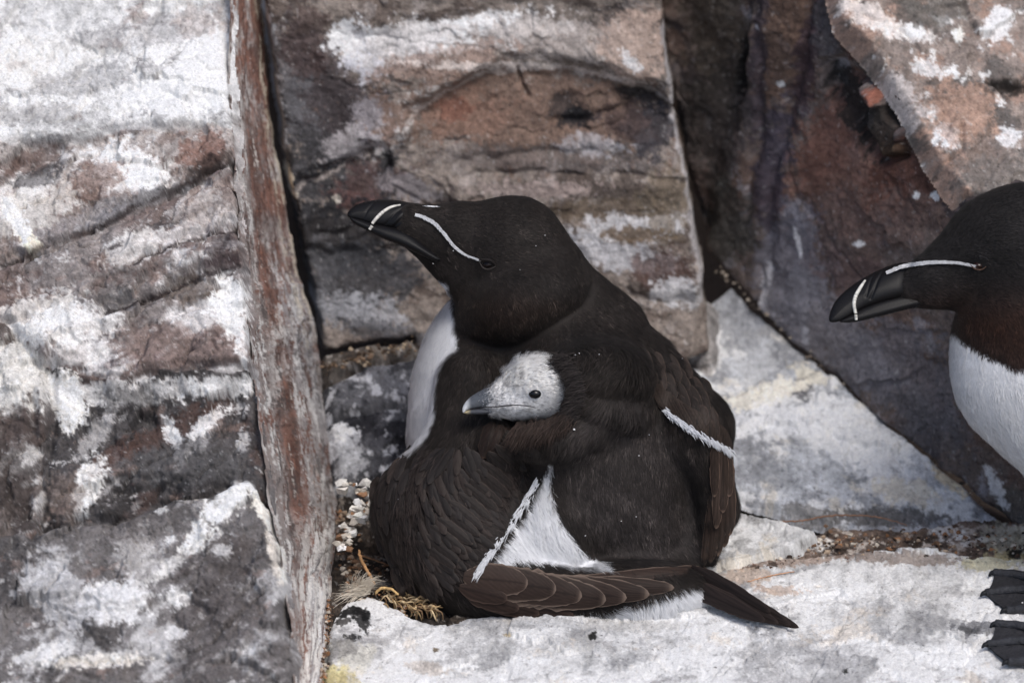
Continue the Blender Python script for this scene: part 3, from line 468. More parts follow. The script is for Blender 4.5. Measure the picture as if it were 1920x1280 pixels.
# brown soil that fills the crevice between the slabs
stone("soil", [(1340, 1070), (1380, 1050), (1500, 1015), (1560, 985), (1700, 985), (1850, 975), (2010, 985), (2010, 1080), (1860, 1055), (1700, 1045), (1540, 1052), (1420, 1075)], ground_at(-.001),
      dict(base=(140, 112, 92), amp=16, rs=50, gain=.65, layers=[((92, 74, 62), 40, 1.6, 0, .0, .25, .85), ((196, 180, 164), 26, 1.5, 0, .2, .18, .85), ((226, 220, 212), 60, 2, 0, .28, .15, .8), ((170, 112, 76), 50, 1.6, 0, .25, .2, .6)], blobs=[(1900, 1010, 60, 30, 0, (190, 182, 150), .7), (1890, 1048, 40, 14, 0, (196, 178, 96), .7), (1905, 1040, 16, 10, 0, (38, 36, 30), .9), (1800, 1050, 20, 8, 0, (110, 100, 50), .8)]),
      seed=199, step=2.4, thick=20, bevel=8, kind="structure")
# ------------------------------------------------------------------ birds: solid body from a distance field
def d_ell(P, c, r, rot=0):
    x, y, z = (P[i] - c[i] for i in range(3))
    if rot:
        a = math.radians(rot); x, y = x * math.cos(a) + y * math.sin(a), -x * math.sin(a) + y * math.cos(a)
    k0 = np.sqrt((x / r[0]) ** 2 + (y / r[1]) ** 2 + (z / r[2]) ** 2); k1 = np.sqrt((x / r[0] ** 2) ** 2 + (y / r[1] ** 2) ** 2 + (z / r[2] ** 2) ** 2) + 1e-6
    return k0 * (k0 - 1) / k1
def d_cone(P, a, ra, b, rb, sq=1.0):        # tapered limb between two balls, sq flattens it in depth
    a = np.array(a, float); b = np.array(b, float); x, y, z = P[0] - a[0], P[1] - a[1], (P[2] - a[2]) / sq
    d = (b - a) * (1, 1, 1 / sq); t = np.clip((x * d[0] + y * d[1] + z * d[2]) / (d @ d), 0, 1)
    return np.sqrt((x - t * d[0]) ** 2 + (y - t * d[1]) ** 2 + (z - t * d[2]) ** 2) - (ra + (rb - ra) * t)
def smin(a, b, k):
    h = np.clip(.5 + .5 * (b - a) / k, 0, 1); return b * (1 - h) + a * h - k * h * (1 - h)
def surface_nets(F, org, h):
    ins = F < 0; nx, ny, nz = F.shape
    cnt = np.zeros((nx - 1, ny - 1, nz - 1), np.int8)
    for i in (0, 1):
        for j in (0, 1):
            for k in (0, 1): cnt += ins[i:nx - 1 + i, j:ny - 1 + j, k:nz - 1 + k]
    act = (cnt > 0) & (cnt < 8); ci = np.argwhere(act); vid = np.full(act.shape, -1, np.int64); vid[act] = np.arange(len(ci))
    acc = np.zeros((len(ci), 3)); n = np.zeros(len(ci))
    for ax in range(3):
        o1, o2 = [a for a in range(3) if a != ax]
        for u in (0, 1):
            for v in (0, 1):
                s = np.zeros(3, int); s[o1] = u; s[o2] = v; e = s.copy(); e[ax] = 1
                A = F[tuple((ci + s).T)]; B = F[tuple((ci + e).T)]; m = (A < 0) != (B < 0)
                t = np.where(m, A / np.where(A == B, 1, A - B), 0); p = np.tile(s.astype(float), (len(ci), 1)); p[:, ax] = t
                acc[m] += p[m]; n[m] += 1
    V = (ci + acc / n[:, None]) * h + org
    quads = []
    for ax in range(3):
        o1, o2 = [(1, 2), (2, 0), (0, 1)][ax]
        sl0 = [slice(1, -1)] * 3; sl1 = [slice(1, -1)] * 3; sl0[ax] = slice(0, -1); sl1[ax] = slice(1, None)
        a = ins[tuple(sl0)]; b = ins[tuple(sl1)]; e = np.argwhere(a != b); flip = a[tuple(e.T)]
        base = e.copy(); base[:, o1] += 1; base[:, o2] += 1
        def cell(d1, d2):
            c = base.copy(); c[:, o1] -= d1; c[:, o2] -= d2; return vid[tuple(c.T)]
        q = np.stack([cell(1, 1), cell(0, 1), cell(0, 0), cell(1, 0)], 1); q[~flip] = q[~flip][:, ::-1]; quads.append(q)
    return V, np.vstack(quads)
class Solid:
    """closed body sampled on a grid of photo-pixel space; also gives its near surface as a depth map"""
    def __init__(s, fn, lo, hi, h=4.0):
        ax = [np.arange(lo[i], hi[i], h) for i in range(3)]
        P = np.meshgrid(*ax, indexing="ij", sparse=True); P = [p.astype(np.float32) for p in P]
        F = fn(P); F = np.broadcast_to(F, tuple(len(a) for a in ax)).astype(np.float32)
        s.F, s.lo, s.h = F, np.array(lo, float), h
        s.V, s.Q = surface_nets(F, s.lo, h)
        neg = F < 0; any_ = neg.any(2); k = neg.argmax(2); k0 = np.maximum(k - 1, 0)
        I, J = np.indices(k.shape); a = F[I, J, k0]; b = F[I, J, k]
        D = lo[2] + h * (k0 + np.where(k > 0, a / np.where(a == b, 1, a - b), 0)); D = np.where(any_, D, np.nan)
        s.mask = any_
        for _ in range(14):                  # carry the surface a little past its outline
            pad = np.pad(D, 1, constant_values=np.nan); st = np.stack([pad[1 + i:pad.shape[0] - 1 + i, 1 + j:pad.shape[1] - 1 + j] for i in (-1, 0, 1) for j in (-1, 0, 1)])
            with np.errstate(all="ignore"):
                import warnings; warnings.simplefilter("ignore"); m = np.nanmean(st, 0)
            D = np.where(np.isnan(D), m, D)
        s.D = np.where(np.isnan(D), np.nanmean(D), D)
        g = np.gradient(F, h); s.G = g
    def depth(s, x, y):
        fx = np.clip((np.asarray(x) - s.lo[0]) / s.h, 0, s.D.shape[0] - 1.001); fy = np.clip((np.asarray(y) - s.lo[1]) / s.h, 0, s.D.shape[1] - 1.001)
        i = fx.astype(int); j = fy.astype(int); u = fx - i; v = fy - j; D = s.D
        return (D[i, j] * (1 - u) + D[i + 1, j] * u) * (1 - v) + (D[i, j + 1] * (1 - u) + D[i + 1, j + 1] * u) * v
    def normal(s, P):
        i = [np.clip(np.round((P[:, a] - s.lo[a]) / s.h).astype(int), 0, s.F.shape[a] - 1) for a in range(3)]
        n = np.stack([s.G[a][tuple(i)] for a in range(3)], 1); return n / (np.linalg.norm(n, axis=1, keepdims=True) + 1e-9)

def strands(name, solid, place, n, region, flow, length, color, parent, mat, width=1.1, lift=.22, seed=0, face=.35, bend=.3, clump=15., label=None, off=0.):
    """short barbs lying along the plumage; region(P)->keep prob, flow(P)->direction, length(P), color(P, r)"""
    r = np.random.default_rng(seed); Q = solid.Q; V = solid.V
    a, b, c, d = (V[Q[:, i]] for i in range(4)); ar = np.linalg.norm(np.cross(c - a, d - b), axis=1)
    N = solid.normal((a + b + c + d) / 4); pr = ar * (N[:, 2] < face); pr = pr / pr.sum()
    k = r.choice(len(Q), n, p=pr); u = r.random((n, 1)); v = r.random((n, 1))
    P = (a[k] * (1 - u) + b[k] * u) * (1 - v) + (d[k] * (1 - u) + c[k] * u) * v
    keep = r.random(n) < region(P); P = P[keep]; n = len(P); nn = solid.normal(P)
    fd = flow(P); cs = clump; al = P[:, 0] * fd[:, 0] + P[:, 1] * fd[:, 1]; ac = -P[:, 0] * fd[:, 1] + P[:, 1] * fd[:, 0]   # feather-sized cells along the lie of the plumage
    ck = facet(P[:, 0] * 1.5 + 31, P[:, 1] * .55, cs, seed + 4); ck2 = facet(P[:, 0] * .8 + 7, P[:, 1] * 1.1, cs * 2.3, seed + 9)
    f = np.zeros((n, 3)); f[:, :2] = fd + r.normal(0, .13, (n, 2)) + ck[:, None] * .22 * np.stack([-fd[:, 1], fd[:, 0]], 1); f -= nn * (f * nn).sum(1, keepdims=True); f /= np.linalg.norm(f, axis=1, keepdims=True) + 1e-6
    L = (length(P) * r.uniform(.65, 1.25, n))[:, None]; lf = lift * r.uniform(.4, 1.4, (n, 1)) * np.clip(1 + ck * .9 + ck2 * .4, .15, 2.6)[:, None]
    side = np.cross(f, nn); wv = side * width * r.uniform(.6, 1.3, (n, 1)) * .5
    P = P + nn * off; p0 = P - nn * 1.0; sw = side * r.normal(0, .08, (n, 1)) * L
    p1 = P + f * L * .5 + nn * L * lf * .75 + sw * .3; p2 = P + f * L + nn * L * lf * (1 - bend) + sw
    VV = np.stack([p0 - wv, p0 + wv, p1 - wv * .9, p1 + wv * .9, p2], 1).reshape(-1, 3)
    i = np.arange(n)[:, None] * 5; T = np.vstack([i + [0, 1, 3], i + [0, 3, 2], i + [2, 3, 4]])
    col = color(P, r); dk_ = (col[:, :1] < .2); col = col * np.where(dk_, np.clip(np.exp(ck * .38 + ck2 * .4), .35, 3)[:, None], np.clip(1 + ck * .04, .8, 1.1)[:, None]); cc = np.repeat(col, 5, 0); tipf = np.tile([.75, .75, 1, 1, 1.25], n)[:, None]  # dark roots and paler tips paint in the light that feathers catch
    o = mesh_obj(name, place(VV), T, mat, parent=parent, col=np.clip(cc * tipf, 0, .9), kind="stuff"); 
    if label: o["label"] = label
    return o
def flow_field(ctrl):
    C = np.array(ctrl, float)
    def f(P):
        o = np.zeros((len(P), 2)); wsum = np.zeros(len(P))
        for x, y, dx, dy in C:
            w_ = 1 / ((P[:, 0] - x) ** 2 + (P[:, 1] - y) ** 2 + 400) ** 1.5; l = math.hypot(dx, dy); o += w_[:, None] * np.array([dx / l, dy / l]); wsum += w_
        return o / (np.linalg.norm(o, axis=1, keepdims=True) + 1e-12)
    return f
def feather(name, solid, place, base, tip, wd, parent, off=4, bend=0, col=(44, 36, 33), tipc=None, tip_from=.8, edge=None, d0=None, d1=None, camber=3, ns=12, nw=6, blunt=.55, seed=0, lift=3, rach=True):
    """one vane with a shaft: rounded tip, curved across and along, laid over the body surface"""
    r = np.random.default_rng(seed); b = np.array(base, float); t = np.array(tip, float); ax = t - b; L = np.hypot(*ax); ax /= L; sd = np.array([-ax[1], ax[0]])
    s = 1 - (1 - np.linspace(0, 1, ns)) ** 1.35; v = np.linspace(-1, 1, nw * 2 + 1)
    prof = np.minimum(1, (s * 3.2 + .25)) * np.sqrt(np.clip(1 - np.clip((s - blunt) / (1 - blunt), 0, 1) ** 2.2, 0, 1)); prof[-1] = .02
    SS, VV = np.meshgrid(s, v, indexing="ij"); w_ = prof[:, None] * wd * .5
    jag = 1 + .05 * r.normal(0, 1, SS.shape) * (np.abs(VV) > .9)
    cx = b[0] + ax[0] * SS * L + sd[0] * (VV * w_ * jag + bend * np.sin(np.pi * SS * .5) ** 2); cy = b[1] + ax[1] * SS * L + sd[1] * (VV * w_ * jag + bend * np.sin(np.pi * SS * .5) ** 2)
    if d0 is None: base_d = solid.depth(cx, cy)
    else: base_d = d0 + (d1 - d0) * SS
    if d0 is None:                           # a vane is stiff: take the mean run of the surface under it
        mid = solid.depth(cx[:, nw], cy[:, nw])[:, None]; base_d = .5 * base_d + .5 * mid
    dd = base_d - off - lift * SS ** 2 + camber * VV ** 2 * (prof[:, None])
    P = np.stack([cx, cy, dd], -1).reshape(-1, 3)
    C = np.tile(lin(col) * .85, (P.shape[0], 1)); a = np.abs(VV).ravel(); ss = SS.ravel()
    barb = 1 + .22 * np.sin((ss * L / 2.2 + a * wd * .28) * 1.4 + r.random() * 6) * (a > .08) + r.normal(0, .07, len(ss)); C = C * barb[:, None] * r.uniform(.8, 1.25)
    if rach: C = np.where((a < .08)[:, None], C * .55, C)
    if edge is not None:
        m = np.maximum(sstep(.86, 1, a), sstep(.95, 1, ss) * .9)[:, None] * .8; C = C * (1 - m) + lin(edge) * m
    if tipc is not None:
        m = sstep(tip_from - .05, tip_from + .05, ss + r.normal(0, .012, len(ss)))[:, None]; C = C * (1 - m) + lin(tipc) * m
    I = np.arange(len(P)).reshape(SS.shape); q = np.stack([I[:-1, :-1], I[:-1, 1:], I[1:, 1:], I[1:, :-1]], -1).reshape(-1, 4)
    V3 = place(P); k = len(V3); back = place(P + [0, 0, .7]); q2 = np.vstack([q, q[:, ::-1] + k])
    return mesh_obj(name, np.vstack([V3, back]), q2, M_VANE, parent=parent, col=np.clip(np.vstack([C, C]), .002, .85))
def inflate(name, poly, place, mat, parent, half, rim, d0, tilt=(0, 0), x0=(0, 0), step=1.6, colf=None, reliefs=None, taper=None, smooth=4, **kw):
    """solid of a side outline: swells to half-thickness `half` within `rim` of its edge, mid-plane tilted"""
    po = smooth_poly(poly, smooth) if smooth else np.asarray(poly, float)
    gx = np.arange(po[:, 0].min() - step * 2, po[:, 0].max() + step * 2, step); gy = np.arange(po[:, 1].min() - step * 2, po[:, 1].max() + step * 2, step)
    X, Y = np.meshgrid(gx, gy, indexing="ij"); sh = X.shape; X = X.ravel(); Y = Y.ravel(); sd = psd(X, Y, po)
    keep = sd > -step * .9
    # pull the outer ring of points on to the outline
    out = keep & (sd < step * .55); e = .5
    gxs = (psd(X[out] + e, Y[out], po) - psd(X[out] - e, Y[out], po)); gys = (psd(X[out], Y[out] + e, po) - psd(X[out], Y[out] - e, po)); nrm = np.hypot(gxs, gys) + 1e-6
    X[out] -= gxs / nrm * sd[out]; Y[out] -= gys / nrm * sd[out]; sd[out] = 0
    t = np.clip(sd / rim, 0, 1); T = half * np.sqrt(1 - (1 - t) ** 2)
    if taper is not None: T = T * taper(X, Y)
    T0 = T.copy()
    if reliefs is not None: T = np.maximum(T + reliefs(X, Y) * (sd > 0.1), 0)
    mid = d0 + tilt[0] * (X - x0[0]) + tilt[1] * (Y - x0[1])
    idx = np.full(len(X), -1); idx[keep] = np.arange(keep.sum()); I = idx.reshape(sh)
    q = np.stack([I[:-1, :-1], I[:-1, 1:], I[1:, 1:], I[1:, :-1]], -1).reshape(-1, 4); q = q[(q >= 0).all(1)]
    F = np.stack([X, Y, mid - T], 1)[keep]; Bk = np.stack([X, Y, mid + T0], 1)[keep]; n = len(F)
    C = colf(X[keep], Y[keep]) if colf else np.tile(lin((30, 28, 30)), (n, 1))
    return mesh_obj(name, place(np.vstack([F, Bk])), np.vstack([q[:, ::-1], q + n]), mat, parent=parent, col=np.vstack([C, C]), **kw)
def ball(name, c, r, place, mat, parent, col, nu=20, nv=14, **kw):
    th = np.linspace(0, 2 * np.pi, nu, endpoint=False); ph = np.linspace(0, np.pi, nv)
    T, Pp = np.meshgrid(th, ph, indexing="ij"); V = np.stack([c[0] + r[0] * np.sin(Pp) * np.cos(T), c[1] + r[1] * np.sin(Pp) * np.sin(T), c[2] + r[2] * np.cos(Pp)], -1)
    I = np.arange(nu * nv).reshape(nu, nv); J = np.roll(I, -1, 0); q = np.stack([I[:, :-1], I[:, 1:], J[:, 1:], J[:, :-1]], -1).reshape(-1, 4)
    return mesh_obj(name, place(V.reshape(-1, 3)), q, mat, parent=parent, col=np.tile(lin(col), (nu * nv, 1)), **kw)
def tube(name, pts, rad, place, mat, parent=None, col=(120, 90, 60), ns=7, sm=6, wob=0, seed=0, taper=True, **kw):
    p = smooth_poly(np.array(pts, float), sm, False); r_ = np.random.default_rng(seed); n = len(p)
    if wob: p = p + r_.normal(0, wob, p.shape)
    t = np.gradient(p, axis=0); t /= np.linalg.norm(t, axis=1, keepdims=True) + 1e-9
    a = np.cross(t, [.13, .3, 1.0]); a /= np.linalg.norm(a, axis=1, keepdims=True) + 1e-9; b = np.cross(t, a)
    rr = np.full(n, float(rad)) if np.isscalar(rad) else np.interp(np.linspace(0, 1, n), np.linspace(0, 1, len(rad)), rad)
    th = np.linspace(0, 2 * np.pi, ns, endpoint=False)
    V = p[:, None] + rr[:, None, None] * (np.cos(th)[None, :, None] * a[:, None] + np.sin(th)[None, :, None] * b[:, None])
    V = V.reshape(-1, 3); I = np.arange(n * ns).reshape(n, ns); J = np.roll(I, -1, 1); q = np.stack([I[:-1], J[:-1], J[1:], I[1:]], -1).reshape(-1, 4).tolist()
    q.append(I[0][::-1].tolist()); q.append(I[-1].tolist())
    c = np.tile(lin(col), (len(V), 1)) * np.repeat(r_.uniform(.75, 1.25, n), ns)[:, None]
    return mesh_obj(name, place(V), q, mat, parent=parent, col=c, **kw)
def region_mask(polys, soft=5, jit=6, seed=0):
    def f(x, y):
        n = fbm(x, y, 14, 3, seed, .7) * jit; m = np.zeros(np.shape(x))
        for p in polys: m = np.maximum(m, sstep(-soft, soft, psd(x, y, p) + n))
        return m
    return f
BLACK, BROWN, WHITE_F = (42, 36, 34), (50, 38, 32), (226, 227, 230)

# ------------------------------------------------------------------ sitting razorbill
PB = affine(100)
def bird_sdf(P):
    # breast and back
    f = d_ell(P, (905, 770, 290), (142, 250, 170), 6)
    f = smin(f, d_ell(P, (1115, 850, 190), (195, 275, 172), -6), 60)
    f = smin(f, d_ell(P, (1085, 655, 225), (172, 104, 140), 32), 46)                                # shoulders
    f = smin(f, d_cone(P, (1034, 534, 205), 76, (1136, 624, 205), 80, 1.0), 24)                       # nape running into the shoulder
    f = smin(f, d_cone(P, (1190, 1010, 190), 120, (1255, 1070, 150), 55, 1.0), 50)               # rump
    f = smin(f, d_cone(P, (1270, 1085, 120), 34, (1400, 1138, 60), 10, .8), 26)                      # root of the tail
    f = smin(f, d_ell(P, (1185, 1108, 62), (150, 62, 72), 0), 26)                                  # white under-tail fluff
    # far wing hanging along the flank
    rw = smin(d_cone(P, (1196, 700, 190), 84, (1292, 800, 112), 76, .95), d_cone(P, (1312, 800, 110), 58, (1348, 960, 130), 34, 1.3), 30)
    rw = smin(rw, d_cone(P, (1347, 950, 130), 34, (1324, 1040, 130), 20, 1.2), 24)
    f = smin(f, d_cone(P, (1286, 900, 180), 50, (1296, 1030, 150), 34, 1.0), 24)
    f = smin(f, rw, 20)
    # near wing drooped on to the rock
    lw = smin(d_ell(P, (838, 935, 120), (150, 112, 96), -24), d_ell(P, (872, 1035, 66), (140, 112, 80), 30), 60)
    lw = smin(lw, d_cone(P, (880, 1080, 34), 66, (1060, 1110, 18), 44, .6), 40); lw = smin(lw, d_cone(P, (1060, 1108, 18), 42, (1240, 1104, 40), 12, .5), 30)
    lw = smin(lw, d_cone(P, (885, 720, 150), 68, (880, 860, 90), 90, .9), 50)                        # its shoulder, left of the chick
    f = smin(f, lw, 16)
    f = smin(f, d_ell(P, (1035, 990, 85), (90, 100, 70), 30), 30)                                    # white flank
    # loose plumage that folds over the chick
    f = smin(f, d_ell(P, (1128, 700, 38), (96, 62, 84), 6), 60)
    f = smin(f, d_ell(P, (1120, 764, 26), (84, 32, 60), 18), 36)
    f = smin(f, d_ell(P, (1046, 820, 12), (84, 38, 58), -8), 44)
    f = smin(f, d_ell(P, (930, 826, 40), (36, 44, 46), 10), 24)
    # head and drawn-in neck
    hd = d_cone(P, (958, 474, 185), 107, (1002, 518, 190), 98, .86)
    hd = smin(hd, d_cone(P, (958, 474, 185), 104, (868, 450, 170), 72, .78), 20)
    hd = smin(hd, d_cone(P, (868, 455, 170), 70, (775, 422, 158), 42, .62), 24)
    hd = smin(hd, d_cone(P, (876, 498, 165), 64, (800, 448, 160), 34, .6), 20)
    hd = smin(hd, d_cone(P, (924, 590, 185), 72, (1026, 552, 195), 86, .9), 34)
    hd = smin(hd, d_ell(P, (990, 562, 140), (118, 78, 86), -22), 24)
    return smin(f, hd, 9)
bird = Solid(bird_sdf, (660, 340, -120), (1460, 1200, 520), 4.0)
RZ = empty("razorbill", (0, 0, 0), "razorbill sitting hunched in the rock corner with a chick tucked under its wing", "bird", "razorbills on the ledge")
white_polys = [[(700, 520), (800, 520), (836, 534), (848, 580), (852, 625), (858, 655), (836, 672), (822, 700), (818, 760), (812, 800), (790, 832), (752, 860), (700, 860)],
               [(1032, 868), (1030, 920), (1044, 968), (1082, 1022), (1140, 1066), (1080, 1062), (960, 1040), (905, 1092), (884, 1096), (940, 1020), (990, 950)],
               [(1040, 1150), (1130, 1146), (1250, 1112), (1290, 1100), (1330, 1100), (1390, 1200), (1000, 1230)], [(1352, 1030), (1366, 1030), (1366, 1075), (1345, 1060)]]
wmask = region_mask(white_polys, 4, 6, 5)
def bird_col(x, y, z):
    brown = sstep(0, 1, psd(x, y, [(740, 450), (850, 520), (1000, 520), (1120, 560), (1000, 650), (860, 670), (830, 560)]) / 60)[:, None] * .7
    back = sstep(-20, 40, psd(x, y, [(1040, 800), (1180, 720), (1310, 860), (1310, 1040), (1200, 1080), (1060, 960)]))[:, None]  # greyish sheen on the back, painted in as a paler tone
    c = lin((37, 33, 31)) * (1 - brown) + lin((37, 28, 23)) * brown; c = c * (1 - back) + lin((47, 43, 42)) * back
    c = c * np.exp(.35 * fbm(x, y, 60, 4, 90, .6))[:, None]
    m = (wmask(x, y) * (z > -40))[:, None]; return c * (1 - m) + lin(WHITE_F) * m * (1 + .05 * fbm(x, y, 40, 3, 91))[:, None]
mesh_obj("body", PB(bird.V), bird.Q, M_PLUM, parent=RZ, col=np.clip(bird_col(*bird.V.T), 0, .9))
# which way the plumage lies
fl = flow_field([(800, 430, 1, .3), (900, 400, 1, .1), (1000, 400, 1, .35), (1080, 470, .6, .8), (960, 480, 1, .2), (860, 500, .8, .6), (920, 580, .3, 1), (1040, 580, .4, 1), (860, 620, .1, 1), (800, 640, -.1, 1), (790, 760, 0, 1), (1120, 560, .8, .7),
                 (1200, 620, .8, .7), (1300, 700, .5, 1), (1340, 800, .2, 1), (1250, 760, .4, 1), (1100, 640, .6, .8), (1080, 700, -.8, .6), (1150, 690, -.6, .8), (1100, 780, -.7, .6), (1180, 760, -.2, 1), (960, 840, -.3, 1), (1020, 850, -.2, 1), (1100, 880, .05, 1), (1200, 900, .1, 1), (1150, 1000, .25, 1), (1240, 1060, .6, .8), (1060, 960, .3, 1),
                 (1050, 1000, .6, .8), (980, 1020, .5, .9), (870, 700, -.05, 1), (880, 790, 0, 1), (820, 850, -.7, .7), (730, 890, -.5, .9), (700, 950, .1, 1), (760, 980, .3, 1), (840, 920, .5, .9), (900, 890, .7, .7), (980, 880, .75, .6), (900, 990, .85, .5), (840, 1050, .7, .7), (770, 1070, .4, 1), (950, 1000, .9, .4), (1000, 1100, 1, .25), (1150, 1115, 1, .1), (1200, 1160, -.1, 1), (1100, 1165, -.2, 1), (1350, 1110, .9, .4)])
HEAD = [(740, 380), (850, 360), (960, 350), (1080, 400), (1150, 520), (1120, 580), (1000, 650), (860, 672), (835, 570), (740, 470)]
def blen(P):
    x, y = P[:, 0], P[:, 1]; h = sstep(-8, 8, psd(x, y, HEAD)); w_ = wmask(x, y)
    fluff = sstep(-20, 20, psd(x, y, [(930, 640), (1200, 650), (1230, 800), (1100, 860), (900, 880), (880, 800)])); ut = (y > 1130)
    bk = sstep(-20, 40, psd(x, y, [(1040, 800), (1180, 720), (1310, 860), (1310, 1040), (1200, 1080), (1060, 960)]))
    return 20 - 10 * h - 5 * bk + 6 * w_ * (y > 850) + 9 * fluff + 12 * ut * w_
def bcolf(P, r):
    c = bird_col(P[:, 0], P[:, 1], P[:, 2]); dark = (c[:, 0] < .2)
    c = c * np.where(dark, r.uniform(.65, 1.5, len(c)), r.uniform(.92, 1.06, len(c)))[:, None]
    tan = (r.random(len(c)) < .05) & dark; c[tan] = c[tan] * 1.8 + np.array([.012, .009, .007]); return c
strands("plumage", bird, PB, 210000, lambda P: np.where(psd(P[:, 0], P[:, 1], [(690, 360), (762, 372), (742, 440), (760, 470), (690, 460)]) > 0, 0, 1.0), fl, blen, bcolf, RZ, M_PLUM, width=.95, lift=.12, seed=2)

# wing and tail feathers, one by one
fi = 0
def fe(name, b, t, w_, **k):
    global fi; fi += 1; return feather(name, bird, PB, b, t, w_, RZ, seed=fi, **k)
EDG = (122, 106, 95)
ground_d = lambda y: gd(y)
# long flight feathers of the near wing: longest lowest, shortest on top
prim = [((1010, 1100), (1328, 1076), 34, 3), ((960, 1098), (1262, 1108), 44, 5), ((930, 1094), (1215, 1120), 58, 7), ((915, 1090), (1172, 1127), 64, 9), ((905, 1086), (1133, 1131), 68, 11), ((895, 1082), (1088, 1124), 68, 13), ((885, 1080), (1040, 1112), 66, 15), ((870, 1075), (987, 1101), 62, 17)]
for b, t, w_, o in prim: fe("flight_feather", b, t, w_, off=o, bend=-10, edge=EDG, col=(52, 41, 36), camber=5, ns=24, nw=8, blunt=.42)
for b, t, o in [((900, 1120), (1076, 1156), 6), ((890, 1115), (1042, 1158), 9), ((880, 1112), (1010, 1152), 12), ((872, 1108), (972, 1142), 15), ((862, 1096), (950, 1124), 18)]:
    fe("flight_feather", b, t, 36, off=o, bend=-4, edge=(84, 68, 60), col=(50, 38, 33), ns=14, blunt=.5)
# secondaries with white tips: the white bar on the near wing
strip = smooth_poly([(1034, 872), (1020, 908), (1000, 946), (976, 984), (950, 1022), (922, 1058), (892, 1092)], 6, False)
cr0 = np.random.default_rng(21)
for i, p in enumerate(strip[::-1]):
    k = i / (len(strip) - 1); dr = np.array([.86, .5]) * (1 - k * .25) + np.array([.1, .35]) * k * .5; dr = np.asarray(dr, float); dr /= np.hypot(*dr); Ln = 150 - 40 * k
    jt = cr0.uniform(-30, -20) * (1 - .6 * k); fe("flight_feather", p - dr * Ln + (2, 2), p + dr * jt + (2, 2), 22 - 8 * k, off=9 + i * .15, col=(40, 35, 33), camber=1, ns=22, blunt=.86, lift=4, rach=False)
strands("plumage", bird, PB, 40000, lambda P: 1.0 * (psd(P[:, 0], P[:, 1], [(800, 850), (900, 850), (990, 866), (1004, 872), (936, 978), (880, 1058), (856, 1094), (820, 1120), (760, 1080), (740, 960)]) > 0), fl, lambda P: 18 + 0 * P[:, 0], lambda P, r: np.tile(lin((44, 38, 36)), (len(P), 1)) * r.uniform(.4, 1.9, (len(P), 1)), RZ, M_PLUM, width=1.1, lift=.1, seed=8, off=13, clump=22.)
# small coverts over the near wing
cr = np.random.default_rng(33); wingpoly = [(700, 895), (760, 850), (830, 830), (900, 850), (975, 868), (955, 920), (905, 1000), (850, 1066), (800, 1120), (740, 1080), (705, 1010), (690, 940)]
pts = []
for gy in np.arange(835, 1120, 19):
    for gx in np.arange(690, 1000, 17):
        p = np.array([gx, gy]) + cr.uniform(-6, 6, 2)
        if psd(p[:1], p[1:], wingpoly)[0] > 2: pts.append(p)
dirs = fl(np.array([[p[0], p[1], 0] for p in pts]))
order = np.argsort([-(p @ np.array([.35, 1])) for p in pts])
for k, j in enumerate(order):
    p, d = pts[j], dirs[j]; L = 52 + cr.uniform(-8, 14)
    fe("covert_feather", p - d * L * .35, p + d * L * .65, 15 + cr.uniform(-2, 6), off=(14 if p[0] > 790 else 4) + .01 * k, col=(40, 36, 35) if cr.random() < .7 else (51, 44, 41), camber=2.5, ns=9, nw=4, lift=cr.uniform(1, 8), rach=False, edge=(56, 49, 46), blunt=.35)
for b, t in [((925, 790), (905, 858)), ((940, 795), (925, 866)), ((950, 800), (942, 862)), ((956, 812), (952, 858))]:
    fe("scapular_feather", b, t, 30, off=10, col=(46, 36, 32), edge=(80, 62, 54), camber=8, lift=6, ns=14)
for i in range(13):                          # long coverts laid over the secondaries
    t = i / 12; p = np.array([np.interp(t, [0, 1], [855, 985]), np.interp(t, [0, 1], [1062, 884])]) + cr.uniform(-4, 4, 2); d = np.array([.8 - .1 * t, .6])
    fe("covert_feather", p - d * 84, p, 21, off=16 + .3 * i, col=(42, 37, 35), edge=(70, 60, 55), camber=3, ns=16, nw=5, lift=4, blunt=.4)
# far wing: coverts, white bar, flight feathers
for k, (b, t, w_, o) in enumerate([((1350, 850), (1310, 1064), 20, 2), ((1354, 850), (1324, 1056), 24, 4), ((1358, 848), (1338, 1042), 26, 6), ((1362, 846), (1350, 1026), 26, 8), ((1366, 844), (1360, 1004), 24, 10), ((1350, 834), (1334, 990), 22, 11), ((1356, 834), (1346, 960), 22, 13), ((1364, 836), (1358, 930), 20, 15), ((1340, 826), (1330, 930), 18, 13)]):
    fe("flight_feather", b, t, w_, off=o, bend=-8, edge=(118, 98, 86), col=(56, 45, 39), camber=4, ns=18, nw=7)
fwp = [(1190, 690), (1220, 650), (1290, 680), (1350, 740), (1372, 820), (1370, 842), (1300, 800), (1250, 770), (1215, 720)]
pts = []
for gy in np.arange(640, 850, 20):
    for gx in np.arange(1180, 1376, 20):
        p = np.array([gx, gy]) + cr.uniform(-7, 7, 2)
        if psd(p[:1], p[1:], fwp)[0] > 4 and p[0] < 1340: pts.append(p)
wb = smooth_poly([(1252, 776), (1280, 797), (1310, 818), (1345, 838), (1374, 856)], 4, False)
for p in wb: fe("flight_feather", p - (30, 62), p - (2, 8) + cr.uniform(-3, 3, 2), 20, off=9, col=(52, 43, 38), camber=2, ns=16, blunt=.4)
dirs = fl(np.array([[p[0], p[1], 0] for p in pts])); order = np.argsort([-(p @ np.array([.5, 1])) for p in pts])
